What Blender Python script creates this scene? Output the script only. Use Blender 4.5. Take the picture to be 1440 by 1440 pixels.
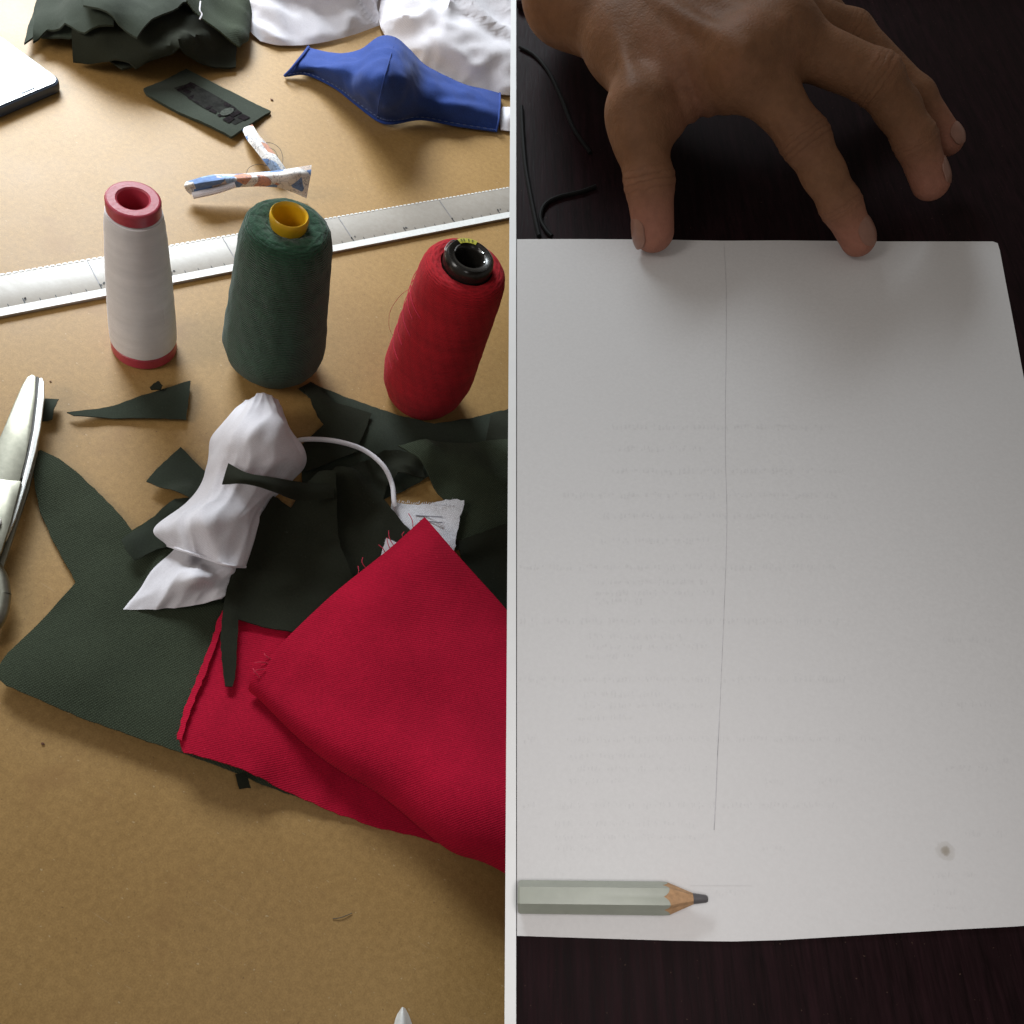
import bpy, bmesh, math, random
import numpy as np
from mathutils import Vector, Matrix, noise as mnoise
from mathutils.geometry import delaunay_2d_cdt

for o in list(bpy.data.objects):
    bpy.data.objects.remove(o)
scene = bpy.context.scene
COL = scene.collection
random.seed(7)

# ------------------------------------------------------------------ camera
FPX = 1180.0                       # focal length in pixels of the 1440 px picture
HC = 0.5                           # camera height above the sewing table (m)
upc = np.array([.377, .602, 1.]); upc /= np.linalg.norm(upc)       # table normal in camera axes
Zc = upc
Yc = np.array([0, 0, -1.]) + upc[2] * upc; Yc /= np.linalg.norm(Yc)
Xc = np.cross(Yc, Zc)
RM = np.array([Xc, Yc, Zc])        # camera axes -> world
CAM = np.array([0., 0., HC])
cam = bpy.data.cameras.new('camera'); camo = bpy.data.objects.new('camera', cam); COL.objects.link(camo)
cam.sensor_width = 36; cam.lens = FPX / 1440 * 36; cam.clip_start = .01; cam.clip_end = 50
M4 = Matrix.Identity(4)
for i in range(3):
    for j in range(3):
        M4[i][j] = RM[i, j]
M4.translation = Vector(CAM)
camo.matrix_world = M4
scene.camera = camo

# ------------------------------------------------------------------ light
w = bpy.data.worlds.new('World'); scene.world = w; w.use_nodes = True
bg = w.node_tree.nodes['Background']
bg.inputs[0].default_value = (1.0, .93, .84, 1); bg.inputs[1].default_value = .18

def area(name, loc, target, sx, sy, power, color, spread=180):
    l = bpy.data.lights.new(name, 'AREA'); l.shape = 'RECTANGLE'; l.size = sx; l.size_y = sy
    l.energy = power; l.color = color; l.spread = math.radians(spread)
    o = bpy.data.objects.new(name, l); COL.objects.link(o); o.location = loc
    o.rotation_euler = (Vector(target) - Vector(loc)).to_track_quat('-Z', 'Y').to_euler()
    return o
area('window_light', (-1.42, 1.25, .80), (-.66, .70, 0), .84, .74, 7.4, (.87, .95, 1.0), 49)
area('fill_light', (-1.25, -.55, .85), (-.72, .34, .03), .9, .8, 1.9, (1.0, .95, .90), 50)  # soft fill added to lift the spool fronts, in place of room bounce

scene.view_settings.view_transform = 'Standard'
scene.view_settings.look = 'None'
scene.view_settings.exposure = 0
scene.view_settings.gamma = 1
scene.cycles.use_denoising = True
scene.cycles.max_bounces = 8

# ------------------------------------------------------------------ pixel -> place
def ray(px, py):
    return RM @ np.array([(px - 720) / FPX, (720 - py) / FPX, -1.])
def P(px, py, z=0.):               # point at height z above the sewing table
    r = ray(px, py); t = (HC - z) / -r[2]
    return CAM + r * t
SD = .532                          # the writing desk stands nearer to the camera
Lc = np.array([0, upc[2], -upc[1]]); Lc /= np.linalg.norm(Lc)
NRc = -.061 * np.array([1., 0, 0]) + math.sqrt(1 - .061 ** 2) * np.array([0, -Lc[2], Lc[1]])
NR = RM @ NRc
P0 = CAM + SD * (P(720, 720) - CAM)
def Q(px, py, z=0.):               # point at height z above the slanted desk
    r = ray(px, py); t = ((P0 - CAM) @ NR + z) / (r @ NR)
    return CAM + r * t
def proj(p):
    c = RM.T @ (np.array(p) - CAM)
    return 720 + FPX * c[0] / -c[2], 720 - FPX * c[1] / -c[2]
def height_for(base, py):          # z of the point straight above base seen at picture row py
    lo, hi = 0, .4
    for _ in range(50):
        m = (lo + hi) / 2
        if proj((base[0], base[1], m))[1] > py: lo = m
        else: hi = m
    return lo
def pxsize(p):                     # metres per pixel at a point
    c = RM.T @ (np.array(p) - CAM); return -c[2] / FPX
EX = Q(1000, 700) - Q(800, 700); EX /= np.linalg.norm(EX)
EY = np.cross(NR, EX)

# phone flash on the desk, moved closer than the camera to brighten the near end
sp = bpy.data.lights.new('desk_flash', 'SPOT'); sp.energy = .80; sp.color = (1, .965, .95)
sp.spot_size = math.radians(140); sp.spot_blend = 1; sp.shadow_soft_size = .03
spo = bpy.data.objects.new('desk_flash', sp); COL.objects.link(spo)
_l = Q(1080, 1300, .195); spo.location = _l
spo.rotation_euler = (Vector(Q(1080, 1240)) - Vector(_l)).to_track_quat('-Z', 'Y').to_euler()

# ------------------------------------------------------------------ materials
class NT:
    def __init__(s, name):
        s.m = bpy.data.materials.new(name); s.m.use_nodes = True
        s.t = s.m.node_tree; s.b = s.t.nodes['Principled BSDF']
        s.co = s.t.nodes.new('ShaderNodeTexCoord').outputs['Object']
    def n(s, typ, **kw):
        nd = s.t.nodes.new(typ)
        for k, v in kw.items():
            if k in nd.inputs: nd.inputs[k].default_value = v
            else: setattr(nd, k, v)
        return nd
    def l(s, a, b): s.t.links.new(a, b)
    def noise(s, scale, detail=4, rough=.6, vec=None, stretch=None):
        nd = s.n('ShaderNodeTexNoise'); nd.inputs['Scale'].default_value = scale
        nd.inputs['Detail'].default_value = detail; nd.inputs['Roughness'].default_value = rough
        v = vec or s.co
        if stretch:
            mp = s.n('ShaderNodeMapping'); mp.inputs['Scale'].default_value = stretch[:3]
            if len(stretch) > 3: mp.inputs['Rotation'].default_value = (0, 0, stretch[3])
            s.l(v, mp.inputs['Vector']); v = mp.outputs[0]
        s.l(v, nd.inputs['Vector']); return nd.outputs['Fac']
    def ramp(s, fac, stops):
        nd = s.n('ShaderNodeValToRGB'); e = nd.color_ramp.elements
        while len(e) < len(stops): e.new(.5)
        for x, (p, c) in zip(e, stops):
            x.position = p; x.color = (*c, 1) if len(c) == 3 else c
        s.l(fac, nd.inputs['Fac']); return nd.outputs['Color']
    def mix(s, fac, a, b, mode='MIX'):
        nd = s.n('ShaderNodeMix', data_type='RGBA', blend_type=mode)
        for sock, v in ((nd.inputs[0], fac), (nd.inputs[6], a), (nd.inputs[7], b)):
            if isinstance(v, (int, float)): sock.default_value = v
            elif isinstance(v, tuple): sock.default_value = (*v, 1)
            else: s.l(v, sock)
        return nd.outputs[2]
    def math(s, op, a, b=0.):
        nd = s.n('ShaderNodeMath', operation=op)
        for sock, v in ((nd.inputs[0], a), (nd.inputs[1], b)):
            if isinstance(v, (int, float)): sock.default_value = v
            else: s.l(v, sock)
        return nd.outputs[0]
    def bump(s, h, strength=.3, dist=.001, chain=None):
        nd = s.n('ShaderNodeBump'); nd.inputs['Strength'].default_value = strength
        nd.inputs['Distance'].default_value = dist; s.l(h, nd.inputs['Height'])
        if chain: s.l(chain, nd.inputs['Normal'])
        return nd.outputs[0]
    def wave(s, scale, rot=(0, 0, 0), dist=0., dscale=1.):
        mp = s.n('ShaderNodeMapping'); mp.inputs['Rotation'].default_value = rot
        s.l(s.co, mp.inputs['Vector'])
        nd = s.n('ShaderNodeTexWave'); nd.inputs['Scale'].default_value = scale
        nd.inputs['Distortion'].default_value = dist; nd.inputs['Detail Scale'].default_value = dscale
        s.l(mp.outputs[0], nd.inputs['Vector']); return nd.outputs['Fac']
    def out(s, color=None, rough=None, normal=None, **kw):
        for sock, v in (('Base Color', color), ('Roughness', rough), ('Normal', normal)):
            if v is None: continue
            if isinstance(v, tuple): s.b.inputs[sock].default_value = (*v, 1)
            elif isinstance(v, (int, float)): s.b.inputs[sock].default_value = v
            else: s.l(v, s.b.inputs[sock])
        for k, v in kw.items():
            s.b.inputs[k.replace('_', ' ')].default_value = v
        return s.m

def fabric(name, col, var=.18, weave=230., rot=.5, rough=.9, sheen=.15, wstr=.5, twill=True, fuzz=0., fmix=.35):
    t = NT(name)
    big = t.noise(18, 5); fine = t.noise(900, 2)
    dark = tuple(c * (1 - var) for c in col); light = tuple(min(1, c * (1 + var)) for c in col)
    c = t.ramp(big, [(.3, dark), (.7, light)])
    w1 = t.wave(weave, (0, 0, rot)); w2 = t.wave(weave * 1.0, (0, 0, rot + 1.45))
    wv = t.math('MULTIPLY', w1, w2) if twill else w1
    c = t.mix(wstr * .55, c, t.mix(1., c, t.ramp(wv, [(0, (.55, .55, .55)), (1, (1.5, 1.5, 1.5))]), 'MULTIPLY'))
    c = t.mix(fmix, c, t.mix(1., c, t.ramp(fine, [(.3, (.6, .6, .6)), (.7, (1.4, 1.4, 1.4))]), 'MULTIPLY'))
    lint = t.noise(650, 1, .4)
    c = t.mix(t.ramp(lint, [(.75, (0, 0, 0)), (.80, (.30,) * 3)]), c, tuple(min(.8, x * 2.2 + .03) for x in col))
    h = t.math('ADD', t.math('MULTIPLY', wv, .6), t.math('MULTIPLY', fine, 2. * fmix + fuzz))
    b0 = t.bump(t.noise(45, 3), .25, .002)
    b1 = t.bump(h, wstr, .0004, b0)
    t.out(c, rough, b1)
    t.b.inputs['Sheen Weight'].default_value = sheen; t.b.inputs['Sheen Roughness'].default_value = .5
    t.b.inputs['Specular IOR Level'].default_value = .12
    return t.m

M = {}
M['olive'] = fabric('olive_twill', (.046, .058, .036), .16, 250, .35, sheen=.05, wstr=1.)
M['olive_felt'] = fabric('olive_cloth', (.030, .038, .026), .12, 420, .9, sheen=.12, wstr=.3)
M['olive_black'] = fabric('dark_olive_cloth', (.020, .022, .014), .12, 420, .2, sheen=.04, wstr=.3)
M['white_cloth'] = fabric('white_jersey', (.77, .745, .79), .03, 430, .2, rough=.9, sheen=.15, wstr=.25, fmix=.12)
M['terry'] = fabric('white_terry', (.72, .72, .76), .06, 260, 0., rough=.95, sheen=.3, wstr=.5, fuzz=1.)
M['blue_cloth'] = fabric('blue_jersey', (.026, .060, .25), .12, 480, .2, rough=.8, sheen=.08, wstr=.2)
M['red_cloth'] = fabric('red_twill', (.43, .007, .032), .16, 260, .75, rough=.95, sheen=.02, wstr=.42, twill=False)
M['red_thread_end'] = fabric('red_fray', (.58, .03, .07), .1, 300, .75)

def plain(name, col, rough=.5, metal=0., spec=.5, var=.06, bscale=120, bstr=.1, **kw):
    t = NT(name); nz = t.noise(bscale, 4)
    c = t.ramp(nz, [(.3, tuple(x * (1 - var) for x in col)), (.7, tuple(min(1, x * (1 + var)) for x in col))])
    r = t.math('ADD', rough - .06, t.math('MULTIPLY', t.noise(60, 3), .12))
    t.out(c, r, t.bump(nz, bstr, .0004))
    t.b.inputs['Metallic'].default_value = metal; t.b.inputs['Specular IOR Level'].default_value = spec
    for k, v in kw.items(): t.b.inputs[k].default_value = v
    return t.m
M['steel'] = plain('brushed_steel', (.27, .26, .21), .42, 1., var=.1, bscale=300, bstr=.05)
M['steel_bright'] = plain('ground_steel', (.72, .72, .70), .5, 1., var=.12, bscale=900, bstr=.3)
M['steel_dark'] = plain('blade_groove', (.05, .045, .04), .5)
M['red_plastic'] = plain('red_plastic', (.44, .045, .075), .38, bscale=500, bstr=.25, var=.1)
M['yellow_plastic'] = plain('yellow_plastic', (.62, .36, .012), .32, var=.08)
M['black_plastic'] = plain('black_plastic', (.018, .016, .014), .22)
M['hole'] = plain('cardboard_bore', (.03, .025, .02), .9)
M['yellow_label'] = plain('yellow_label', (.50, .48, .05), .5, var=.3, bscale=700)
M['label_mark'] = plain('label_mark', (.10, .10, .02), .6)
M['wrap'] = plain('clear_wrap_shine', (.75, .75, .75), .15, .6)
M['phone_case'] = plain('phone_case', (.03, .05, .09), .35)
M['phone_bezel'] = plain('phone_bezel', (.22, .27, .36), .12)
M['phone_slot'] = plain('phone_slot', (.05, .07, .1), .4)
M['white_paint'] = plain('white_paint', (.86, .86, .86), .5, var=.02, **{'Emission Strength': 0.})
M['black_cord'] = plain('black_cord', (.006, .006, .006), .7, spec=.15)
M['ink'] = plain('black_ink', (.03, .03, .035), .6)
M['ruler_line'] = plain('ruler_line', (.22, .22, .25), .5)
M['ruler_white'] = plain('ruler_white', (.78, .78, .76), .35, var=.08, bscale=400)
M['crumb'] = plain('brown_crumb', (.12, .05, .025), .8)
M['dark_thread'] = plain('dark_thread', (.10, .09, .07), .9)
M['nail'] = plain('fingernail', (.265, .132, .094), .36, var=.08, bscale=400, bstr=.05)
M['lead'] = plain('graphite', (.10, .095, .10), .35)
M['wood_tip'] = plain('pencil_wood', (.46, .27, .14), .7, var=.2, bscale=500, bstr=.3)
M['pencil_paint'] = plain('pale_green_paint', (.35, .37, .315), .35, var=.05, bscale=200)

t = NT('phone_screen')
M['screen'] = t.out((.8, .82, .85), .08)
t.b.inputs['Emission Color'].default_value = (.95, .97, 1, 1); t.b.inputs['Emission Strength'].default_value = .75

t = NT('ruler_plastic')
nz = t.noise(220, 5, .7); sc = t.noise(40, 4, .6, stretch=(1, 12, 1, .9))
c = t.ramp(nz, [(.25, (.30, .265, .225)), (.75, (.36, .325, .285))])
c = t.mix(t.ramp(sc, [(.66, (0, 0, 0)), (.74, (.25, .25, .25))]), c, (.50, .48, .46))
M['ruler'] = t.out(c, t.ramp(sc, [(.3, (.36,) * 3), (.7, (.46,) * 3)]), t.bump(sc, .03, .0004))

# hardboard table: fibre specks, broad stains, faint scratches
t = NT('hardboard')
st = t.noise(5, 5, .6); sp1 = t.noise(260, 3, .7); sp2 = t.noise(1100, 2, .6)
c = t.ramp(st, [(.3, (.305, .174, .054)), (.5, (.350, .204, .066)), (.7, (.385, .232, .082))])
c = t.mix(.6, c, t.mix(1., c, t.ramp(sp1, [(.3, (.78, .76, .72)), (.7, (1.18, 1.2, 1.25))]), 'MULTIPLY'))
c = t.mix(.5, c, t.mix(1., c, t.ramp(sp2, [(.3, (.75, .74, .7)), (.7, (1.25, 1.27, 1.3))]), 'MULTIPLY'))
dk = t.noise(480, 1, .5)
c = t.mix(t.ramp(dk, [(.74, (0, 0, 0)), (.80, (.55,) * 3)]), c, (.12, .06, .025))
c = t.mix(t.ramp(t.noise(340, 1, .5, stretch=(1, 1.7, 1, .4)), [(.73, (0, 0, 0)), (.79, (.6,) * 3)]), c, (.55, .42, .24))
blot = t.noise(14, 3, .7)
c = t.mix(t.ramp(blot, [(.60, (0, 0, 0)), (.74, (.45,) * 3)]), c, (.25, .125, .04))
scr = t.noise(30, 3, .6, stretch=(1, 26, 1, .7))
c = t.mix(t.ramp(scr, [(.68, (0, 0, 0)), (.73, (.25,) * 3)]), c, (.52, .38, .22))
M['hardboard'] = t.out(c, t.ramp(st, [(.3, (.46,) * 3), (.7, (.56,) * 3)]), t.bump(sp2, .12, .0003, t.bump(st, .1, .004)))
t.b.inputs['Specular IOR Level'].default_value = .42

# dark desk wood (grain runs along local y)
t = NT('dark_mahogany')
g = t.noise(30, 6, .65, stretch=(9, .55, 1)); g2 = t.noise(160, 4, .6, stretch=(6, .5, 1)); sp3 = t.noise(900, 1)
c = t.ramp(g, [(.3, (.004, .002, .002)), (.5, (.013, .0048, .006)), (.72, (.026, .009, .012))])
c = t.mix(.5, c, t.ramp(g2, [(.3, (.0025, .0015, .0015)), (.7, (.019, .0085, .010))]))
c = t.mix(t.ramp(sp3, [(.74, (0, 0, 0)), (.8, (.4,) * 3)]), c, (.16, .10, .07))
M['mahogany'] = t.out(c, t.ramp(g2, [(.3, (.5,) * 3), (.7, (.62,) * 3)]), t.bump(g2, .2, .0004))
t.b.inputs['Specular IOR Level'].default_value = .05

def thread_mat(name, col, pitch, tilt, rough, sheen, fuzzs, var=.2, cross=True, bs=.6, fmix=.5):
    t = NT(name)
    sx = t.n('ShaderNodeSeparateXYZ'); t.l(t.co, sx.inputs[0])
    ang = t.math('ARCTAN2', sx.outputs[1], sx.outputs[0])
    def helix(k, p):
        a = t.math('ADD', t.math('MULTIPLY', sx.outputs[2], 6.2832 / p), t.math('MULTIPLY', ang, k))
        return t.math('ADD', t.math('MULTIPLY', t.math('SINE', a), .5), .5)
    h1 = helix(tilt, pitch); h2 = helix(-tilt, pitch * 1.07)
    h = t.math('MAXIMUM', h1, h2) if cross else h1
    band = t.noise(60, 3, .6, stretch=(.3, .3, 2.5)); fz = t.noise(fuzzs, 3, .7)
    c = t.ramp(band, [(.3, tuple(x * (1 - var) for x in col)), (.7, tuple(min(1, x * (1 + var)) for x in col))])
    c = t.mix(.5, c, t.mix(1., c, t.ramp(h, [(0, (.55,) * 3), (1, (1.25,) * 3)]), 'MULTIPLY'))
    c = t.mix(fmix, c, t.mix(1., c, t.ramp(fz, [(.3, (.55,) * 3), (.7, (1.5,) * 3)]), 'MULTIPLY'))
    t.out(c, rough, t.bump(fz, bs * .7, .0008, t.bump(h, bs, .0005)))
    t.b.inputs['Sheen Weight'].default_value = sheen; t.b.inputs['Specular IOR Level'].default_value = .25
    return t.m
M['green_thread'] = thread_mat('green_thread', (.016, .056, .029), .0015, 9, .95, .25, 520, bs=1., fmix=.75)
M['red_thread'] = thread_mat('red_thread', (.43, .011, .020), .0013, 11, .85, .03, 900, var=.16, bs=.7, fmix=.4)
M['white_thread'] = thread_mat('white_thread', (.78, .76, .775), .0007, 3, .6, .05, 120, var=.06, cross=False, bs=.05, fmix=.06)

t = NT('printed_cotton')
vo = t.n('ShaderNodeTexVoronoi', feature='F1'); vo.inputs['Scale'].default_value = 75; vo.inputs['Randomness'].default_value = .9
mp = t.n('ShaderNodeMapping'); mp.inputs['Scale'].default_value = (1, 1.6, 1); t.l(t.co, mp.inputs[0]); t.l(mp.outputs[0], vo.inputs['Vector'])
sepc = t.n('ShaderNodeSeparateColor'); t.l(vo.outputs['Color'], sepc.inputs[0])
rp = t.n('ShaderNodeValToRGB'); rp.color_ramp.interpolation = 'CONSTANT'
for i, (p, cc) in enumerate([(0, (.72, .70, .68)), (.30, (.14, .24, .46)), (.46, (.66, .62, .58)), (.60, (.55, .27, .18)), (.74, (.62, .50, .42)), (.86, (.30, .42, .62)), (.93, (.66, .60, .55))]):
    e = rp.color_ramp.elements
    x = e[i] if i < len(e) else e.new(p)
    x.position = p; x.color = (*cc, 1)
t.l(sepc.outputs[0], rp.inputs[0])
ln = t.noise(190, 2, .6)
c = t.mix(t.ramp(ln, [(.47, (0, 0, 0)), (.5, (.75,) * 3), (.53, (0, 0, 0))]), rp.outputs[0], (.09, .10, .16))
M['print_cotton'] = t.out(c, .85, t.bump(t.noise(120, 3), .3, .001))
M['print_blue'] = plain('printed_blue_patch', (.13, .21, .40), .85, var=.25, bscale=250)

t = NT('paper')
a = t.noise(700, 3, .7); b_ = t.noise(4, 3)
c = t.ramp(a, [(.3, (.655, .643, .644)), (.7, (.71, .698, .70))])
c = t.mix(t.ramp(b_, [(.35, (0, 0, 0)), (.7, (.5,) * 3)]), c, (.685, .674, .678))
STAIN = Q(1328, 1197)
geo = t.n('ShaderNodeNewGeometry'); vm = t.n('ShaderNodeVectorMath', operation='DISTANCE')
t.l(geo.outputs['Position'], vm.inputs[0]); vm.inputs[1].default_value = tuple(STAIN)
dd = t.math('ADD', vm.outputs['Value'], t.math('MULTIPLY', t.math('SUBTRACT', t.noise(500, 3), .5), .0014))
c = t.mix(t.ramp(t.math('MULTIPLY', dd, 240), [(.16, (.7,) * 3), (.30, (.6,) * 3), (.42, (.20,) * 3), (.62, (.15,) * 3), (.75, (0, 0, 0))]), c, (.25, .20, .13))
M['paper'] = t.out(c, .85, t.bump(a, .08, .0002, t.bump(b_, .15, .003)))
t.b.inputs['Specular IOR Level'].default_value = .2
M['paper_print'] = plain('show_through_ink', (.652, .642, .645), .85, var=.03, bscale=900, spec=.2, bstr=0.)
M['pencil_line'] = plain('pencil_line', (.47, .46, .48), .7, var=.3, bscale=300)

t = NT('skin')
n1 = t.noise(45, 4); n2 = t.noise(900, 3, .7); n3 = t.noise(260, 3, .65)
c = t.ramp(n1, [(.3, (.160, .075, .037)), (.55, (.202, .096, .048)), (.75, (.230, .106, .058))])
at = t.n('ShaderNodeAttribute', attribute_name='pink')
c = t.mix(at.outputs['Fac'], c, (.37, .155, .112))
c = t.mix(.35, c, t.mix(1., c, t.ramp(n3, [(.3, (.75,) * 3), (.7, (1.25,) * 3)]), 'MULTIPLY'))
vor = t.n('ShaderNodeTexVoronoi', feature='DISTANCE_TO_EDGE'); vor.inputs['Scale'].default_value = 620; t.l(t.co, vor.inputs['Vector'])
SKIN = (t, c, vor.outputs['Distance'], n3)
M['skin'] = t.m
t.b.inputs['Subsurface Weight'].default_value = .12; t.b.inputs['Subsurface Radius'].default_value = (.004, .0015, .0008)
t.b.inputs['Specular IOR Level'].default_value = .22

# ------------------------------------------------------------------ object helpers
def link(name, verts, faces, mat, parent=None, base=None, smooth=True, angle=35):
    verts = [np.array(v, float) for v in verts]
    if parent is not None: off = np.array(parent['_base'])
    else: off = np.array(base if base is not None else (0, 0, 0), float)
    me = bpy.data.meshes.new(name)
    me.from_pydata([tuple(v - off) for v in verts], [], faces)
    me.update()
    me.materials.append(M[mat] if isinstance(mat, str) else mat)
    if smooth:
        me.shade_smooth(); me.set_sharp_from_angle(angle=math.radians(angle))
    o = bpy.data.objects.new(name, me); COL.objects.link(o)
    if parent is not None: o.parent = parent; o['_base'] = parent['_base']
    else: o.location = off; o['_base'] = tuple(off)
    return o
def tag(o, label, cat, group=None):
    o['label'] = label; o['category'] = cat
    if group: o['group'] = group
    return o
def thing(name, label, cat, base, group=None):
    o = bpy.data.objects.new(name, None); COL.objects.link(o); o.location = tuple(base); o['_base'] = tuple(base)
    o.empty_display_size = .02
    return tag(o, label, cat, group)
def structure(o):
    o['kind'] = 'structure'; return o

def inside(poly, x, y):
    r = np.zeros(x.shape, bool); n = len(poly)
    for i in range(n):
        x1, y1 = poly[i]; x2, y2 = poly[(i + 1) % n]
        if y1 == y2: continue
        c = ((y1 > y) != (y2 > y)) & (x < (x2 - x1) * (y - y1) / (y2 - y1) + x1)
        r ^= c
    return r
def solid(top, tris, nrm, thick):          # thicken a sheet downwards by thick along -nrm
    n = len(top)
    bot = [p - np.array(nrm) * thick for p in top]
    cnt = {}
    for f in tris:
        for a, b in zip(f, f[1:] + f[:1]): cnt[(a, b)] = cnt.get((a, b), 0) + 1
    faces = [tuple(f) for f in tris] + [tuple(n + i for i in reversed(f)) for f in tris]
    for (a, b) in cnt:
        if (b, a) not in cnt: faces.append((b, a, a + n, b + n))
    return list(top) + bot, faces
def resample(poly, s, jit=0., rnd=None):
    out = []; n = len(poly)
    for i in range(n):
        a = np.array(poly[i]); b = np.array(poly[(i + 1) % n]); L = np.linalg.norm(b - a); k = max(1, int(L / s))
        d = (b - a) / max(L, 1e-9); nn = np.array([-d[1], d[0]])
        for j in range(k):
            q = a + (b - a) * j / k
            if jit and j: q = q + nn * rnd.uniform(-jit, jit)
            out.append(q)
    return out
def tri_fill(poly, s, rnd, jit=0.):
    bd = resample(poly, s, jit, rnd); n = len(bd)
    xs = [p[0] for p in bd]; ys = [p[1] for p in bd]
    gx, gy = [], []
    yy = min(ys); r = 0
    while yy < max(ys):
        xx = min(xs) + (s / 2 if r % 2 else 0)
        while xx < max(xs):
            gx.append(xx + rnd.uniform(-.15, .15) * s); gy.append(yy + rnd.uniform(-.15, .15) * s); xx += s
        yy += s * .87; r += 1
    gx = np.array(gx); gy = np.array(gy)
    m = inside(bd, gx, gy)
    B = np.array(bd); A2 = np.roll(B, -1, 0)
    for (a, b) in zip(B, A2):
        d = b - a; L2 = d @ d + 1e-12
        tt = np.clip(((gx - a[0]) * d[0] + (gy - a[1]) * d[1]) / L2, 0, 1)
        m &= np.hypot(gx - a[0] - tt * d[0], gy - a[1] - tt * d[1]) > .55 * s
    pts = [Vector((float(p[0]), float(p[1]))) for p in bd] + [Vector((float(x), float(y))) for x, y in zip(gx[m], gy[m])]
    v, e, f, *_ = delaunay_2d_cdt(pts, [(i, (i + 1) % n) for i in range(n)], [], 1, 1e-7)
    c = np.array([[q.x, q.y] for q in v])
    fs = []
    for q in f:
        a, b, d = (c[i] for i in q)
        if abs((b[0]-a[0])*(d[1]-a[1]) - (b[1]-a[1])*(d[0]-a[0])) < 1e-12: continue
        fs.append(list(q))
    # keep only triangles inside the outline
    cen = np.array([c[q].mean(0) for q in fs]); ok = inside(bd, cen[:, 0], cen[:, 1])
    fs = [q for q, k in zip(fs, ok) if k]
    out = []
    for q in fs:
        a, b, d = (c[i] for i in q)
        out.append(q if (b[0]-a[0])*(d[1]-a[1]) - (b[1]-a[1])*(d[0]-a[0]) > 0 else q[::-1])
    return c, out

# heights of what already lies on the table, so later pieces drape over earlier ones
GX0, GY0, GS = -.75, -.05, .002
GW, GH = 500, 660
HM = np.zeros((GH, GW))
GXX, GYY = np.meshgrid(GX0 + (np.arange(GW) + .5) * GS, GY0 + (np.arange(GH) + .5) * GS)
def maxf(a, r):
    for _ in range(r):
        b = a.copy()
        b[1:] = np.maximum(b[1:], a[:-1]); b[:-1] = np.maximum(b[:-1], a[1:])
        a = b; b = a.copy()
        b[:, 1:] = np.maximum(b[:, 1:], a[:, :-1]); b[:, :-1] = np.maximum(b[:, :-1], a[:, 1:])
        a = b
    return a
def blur(a, it):
    for _ in range(it):
        p = np.pad(a, 1, mode='edge')
        a = (p[:-2, 1:-1] + p[2:, 1:-1] + p[1:-1, :-2] + p[1:-1, 2:] + 2 * p[1:-1, 1:-1]) / 6
    return a
def samp(a, x, y):
    fx = np.clip((x - GX0) / GS - .5, 0, GW - 1.01); fy = np.clip((y - GY0) / GS - .5, 0, GH - 1.01)
    i = fx.astype(int); j = fy.astype(int); u = fx - i; v = fy - j
    return a[j, i]*(1-u)*(1-v) + a[j, i+1]*u*(1-v) + a[j+1, i]*(1-u)*v + a[j+1, i+1]*u*v
def fbm(x, y, sc, seed):
    return np.array([mnoise.noise(Vector((a * sc + seed * 7.3, b * sc - seed * 3.1, seed * 1.7))) + .5 * mnoise.noise(Vector((a * sc * 2.1 + seed, b * sc * 2.1, seed * 2.7))) for a, b in zip(x, y)])

def cloth(name, px, mat, label, zg=.002, thick=.0009, wave=.0012, wsc=28, seed=1, s=.0032, jit=.0003, lift=None, parent=None, cat='fabric', group=None, soft=10):
    """flat cut piece of cloth: outline given in picture points, laid on whatever is below it"""
    rnd = random.Random(seed)
    poly = [P(a[0], a[1], a[2] if len(a) > 2 else zg)[:2] for a in px]
    c, tris = tri_fill(poly, s, rnd, jit)
    hi = maxf(HM, 2); base = np.maximum(blur(maxf(HM, 3), soft), hi)
    def zf(x, y):
        z = samp(base, x, y) + .0004
        wv = fbm(x, y, wsc, seed)
        z = z + wave * np.clip(wv + .35, 0, 2)
        if lift:
            for (lx, ly, amp, rad) in lift:
                q = P(lx, ly, zg); z = z + amp * np.exp(-((x - q[0])**2 + (y - q[1])**2) / rad**2)
        return z
    z = zf(c[:, 0], c[:, 1]) + thick
    top = [np.array([a, b, d]) for (a, b), d in zip(c, z)]
    V, F = solid(top, tris, (0, 0, 1), thick)
    bx = c.mean(0)
    o = link(name, V, F, mat, parent, (bx[0], bx[1], float(z.min() - thick)), angle=50)
    m = inside([tuple(q) for q in poly], GXX, GYY)
    zz = zf(GXX[m], GYY[m]) + thick
    HM[m] = np.maximum(HM[m], zz)
    bd = [i for i in range(len(c))]
    cnt = {}
    for f in tris:
        for a, b in zip(f, f[1:] + f[:1]): cnt[(a, b)] = 1
    Vf, Ff = [], []
    for (a, b) in cnt:
        if (b, a) in cnt: continue
        pa, pb = top[a], top[b]; d = pb - pa; outn = np.array([d[1], -d[0], 0]); L = np.linalg.norm(outn)
        if L < 1e-9: continue
        outn /= L
        for _ in range(max(1, int(L / .0011))):
            if rnd.random() < .35: continue
            p = pa + d * rnd.random() - np.array([0, 0, thick * rnd.uniform(.1, .9)])
            e_ = outn * rnd.uniform(.0003, .0011) + d / L * rnd.uniform(-.0008, .0008) + np.array([0, 0, rnd.uniform(-.0002, .0005)])
            if rnd.random() < .04: e_ = e_ * 2.6
            sd = d / L * .00010; k_ = len(Vf); Vf += [p - sd, p + sd, p + e_]; Ff.append((k_, k_ + 1, k_ + 2))
    if Vf:
        fr = link('frayed_edge', Vf, Ff, mat, o, smooth=False); fr['kind'] = 'stuff'
    if parent is None: tag(o, label, cat, group)
    elif label: o['label'] = label
    return o

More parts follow.
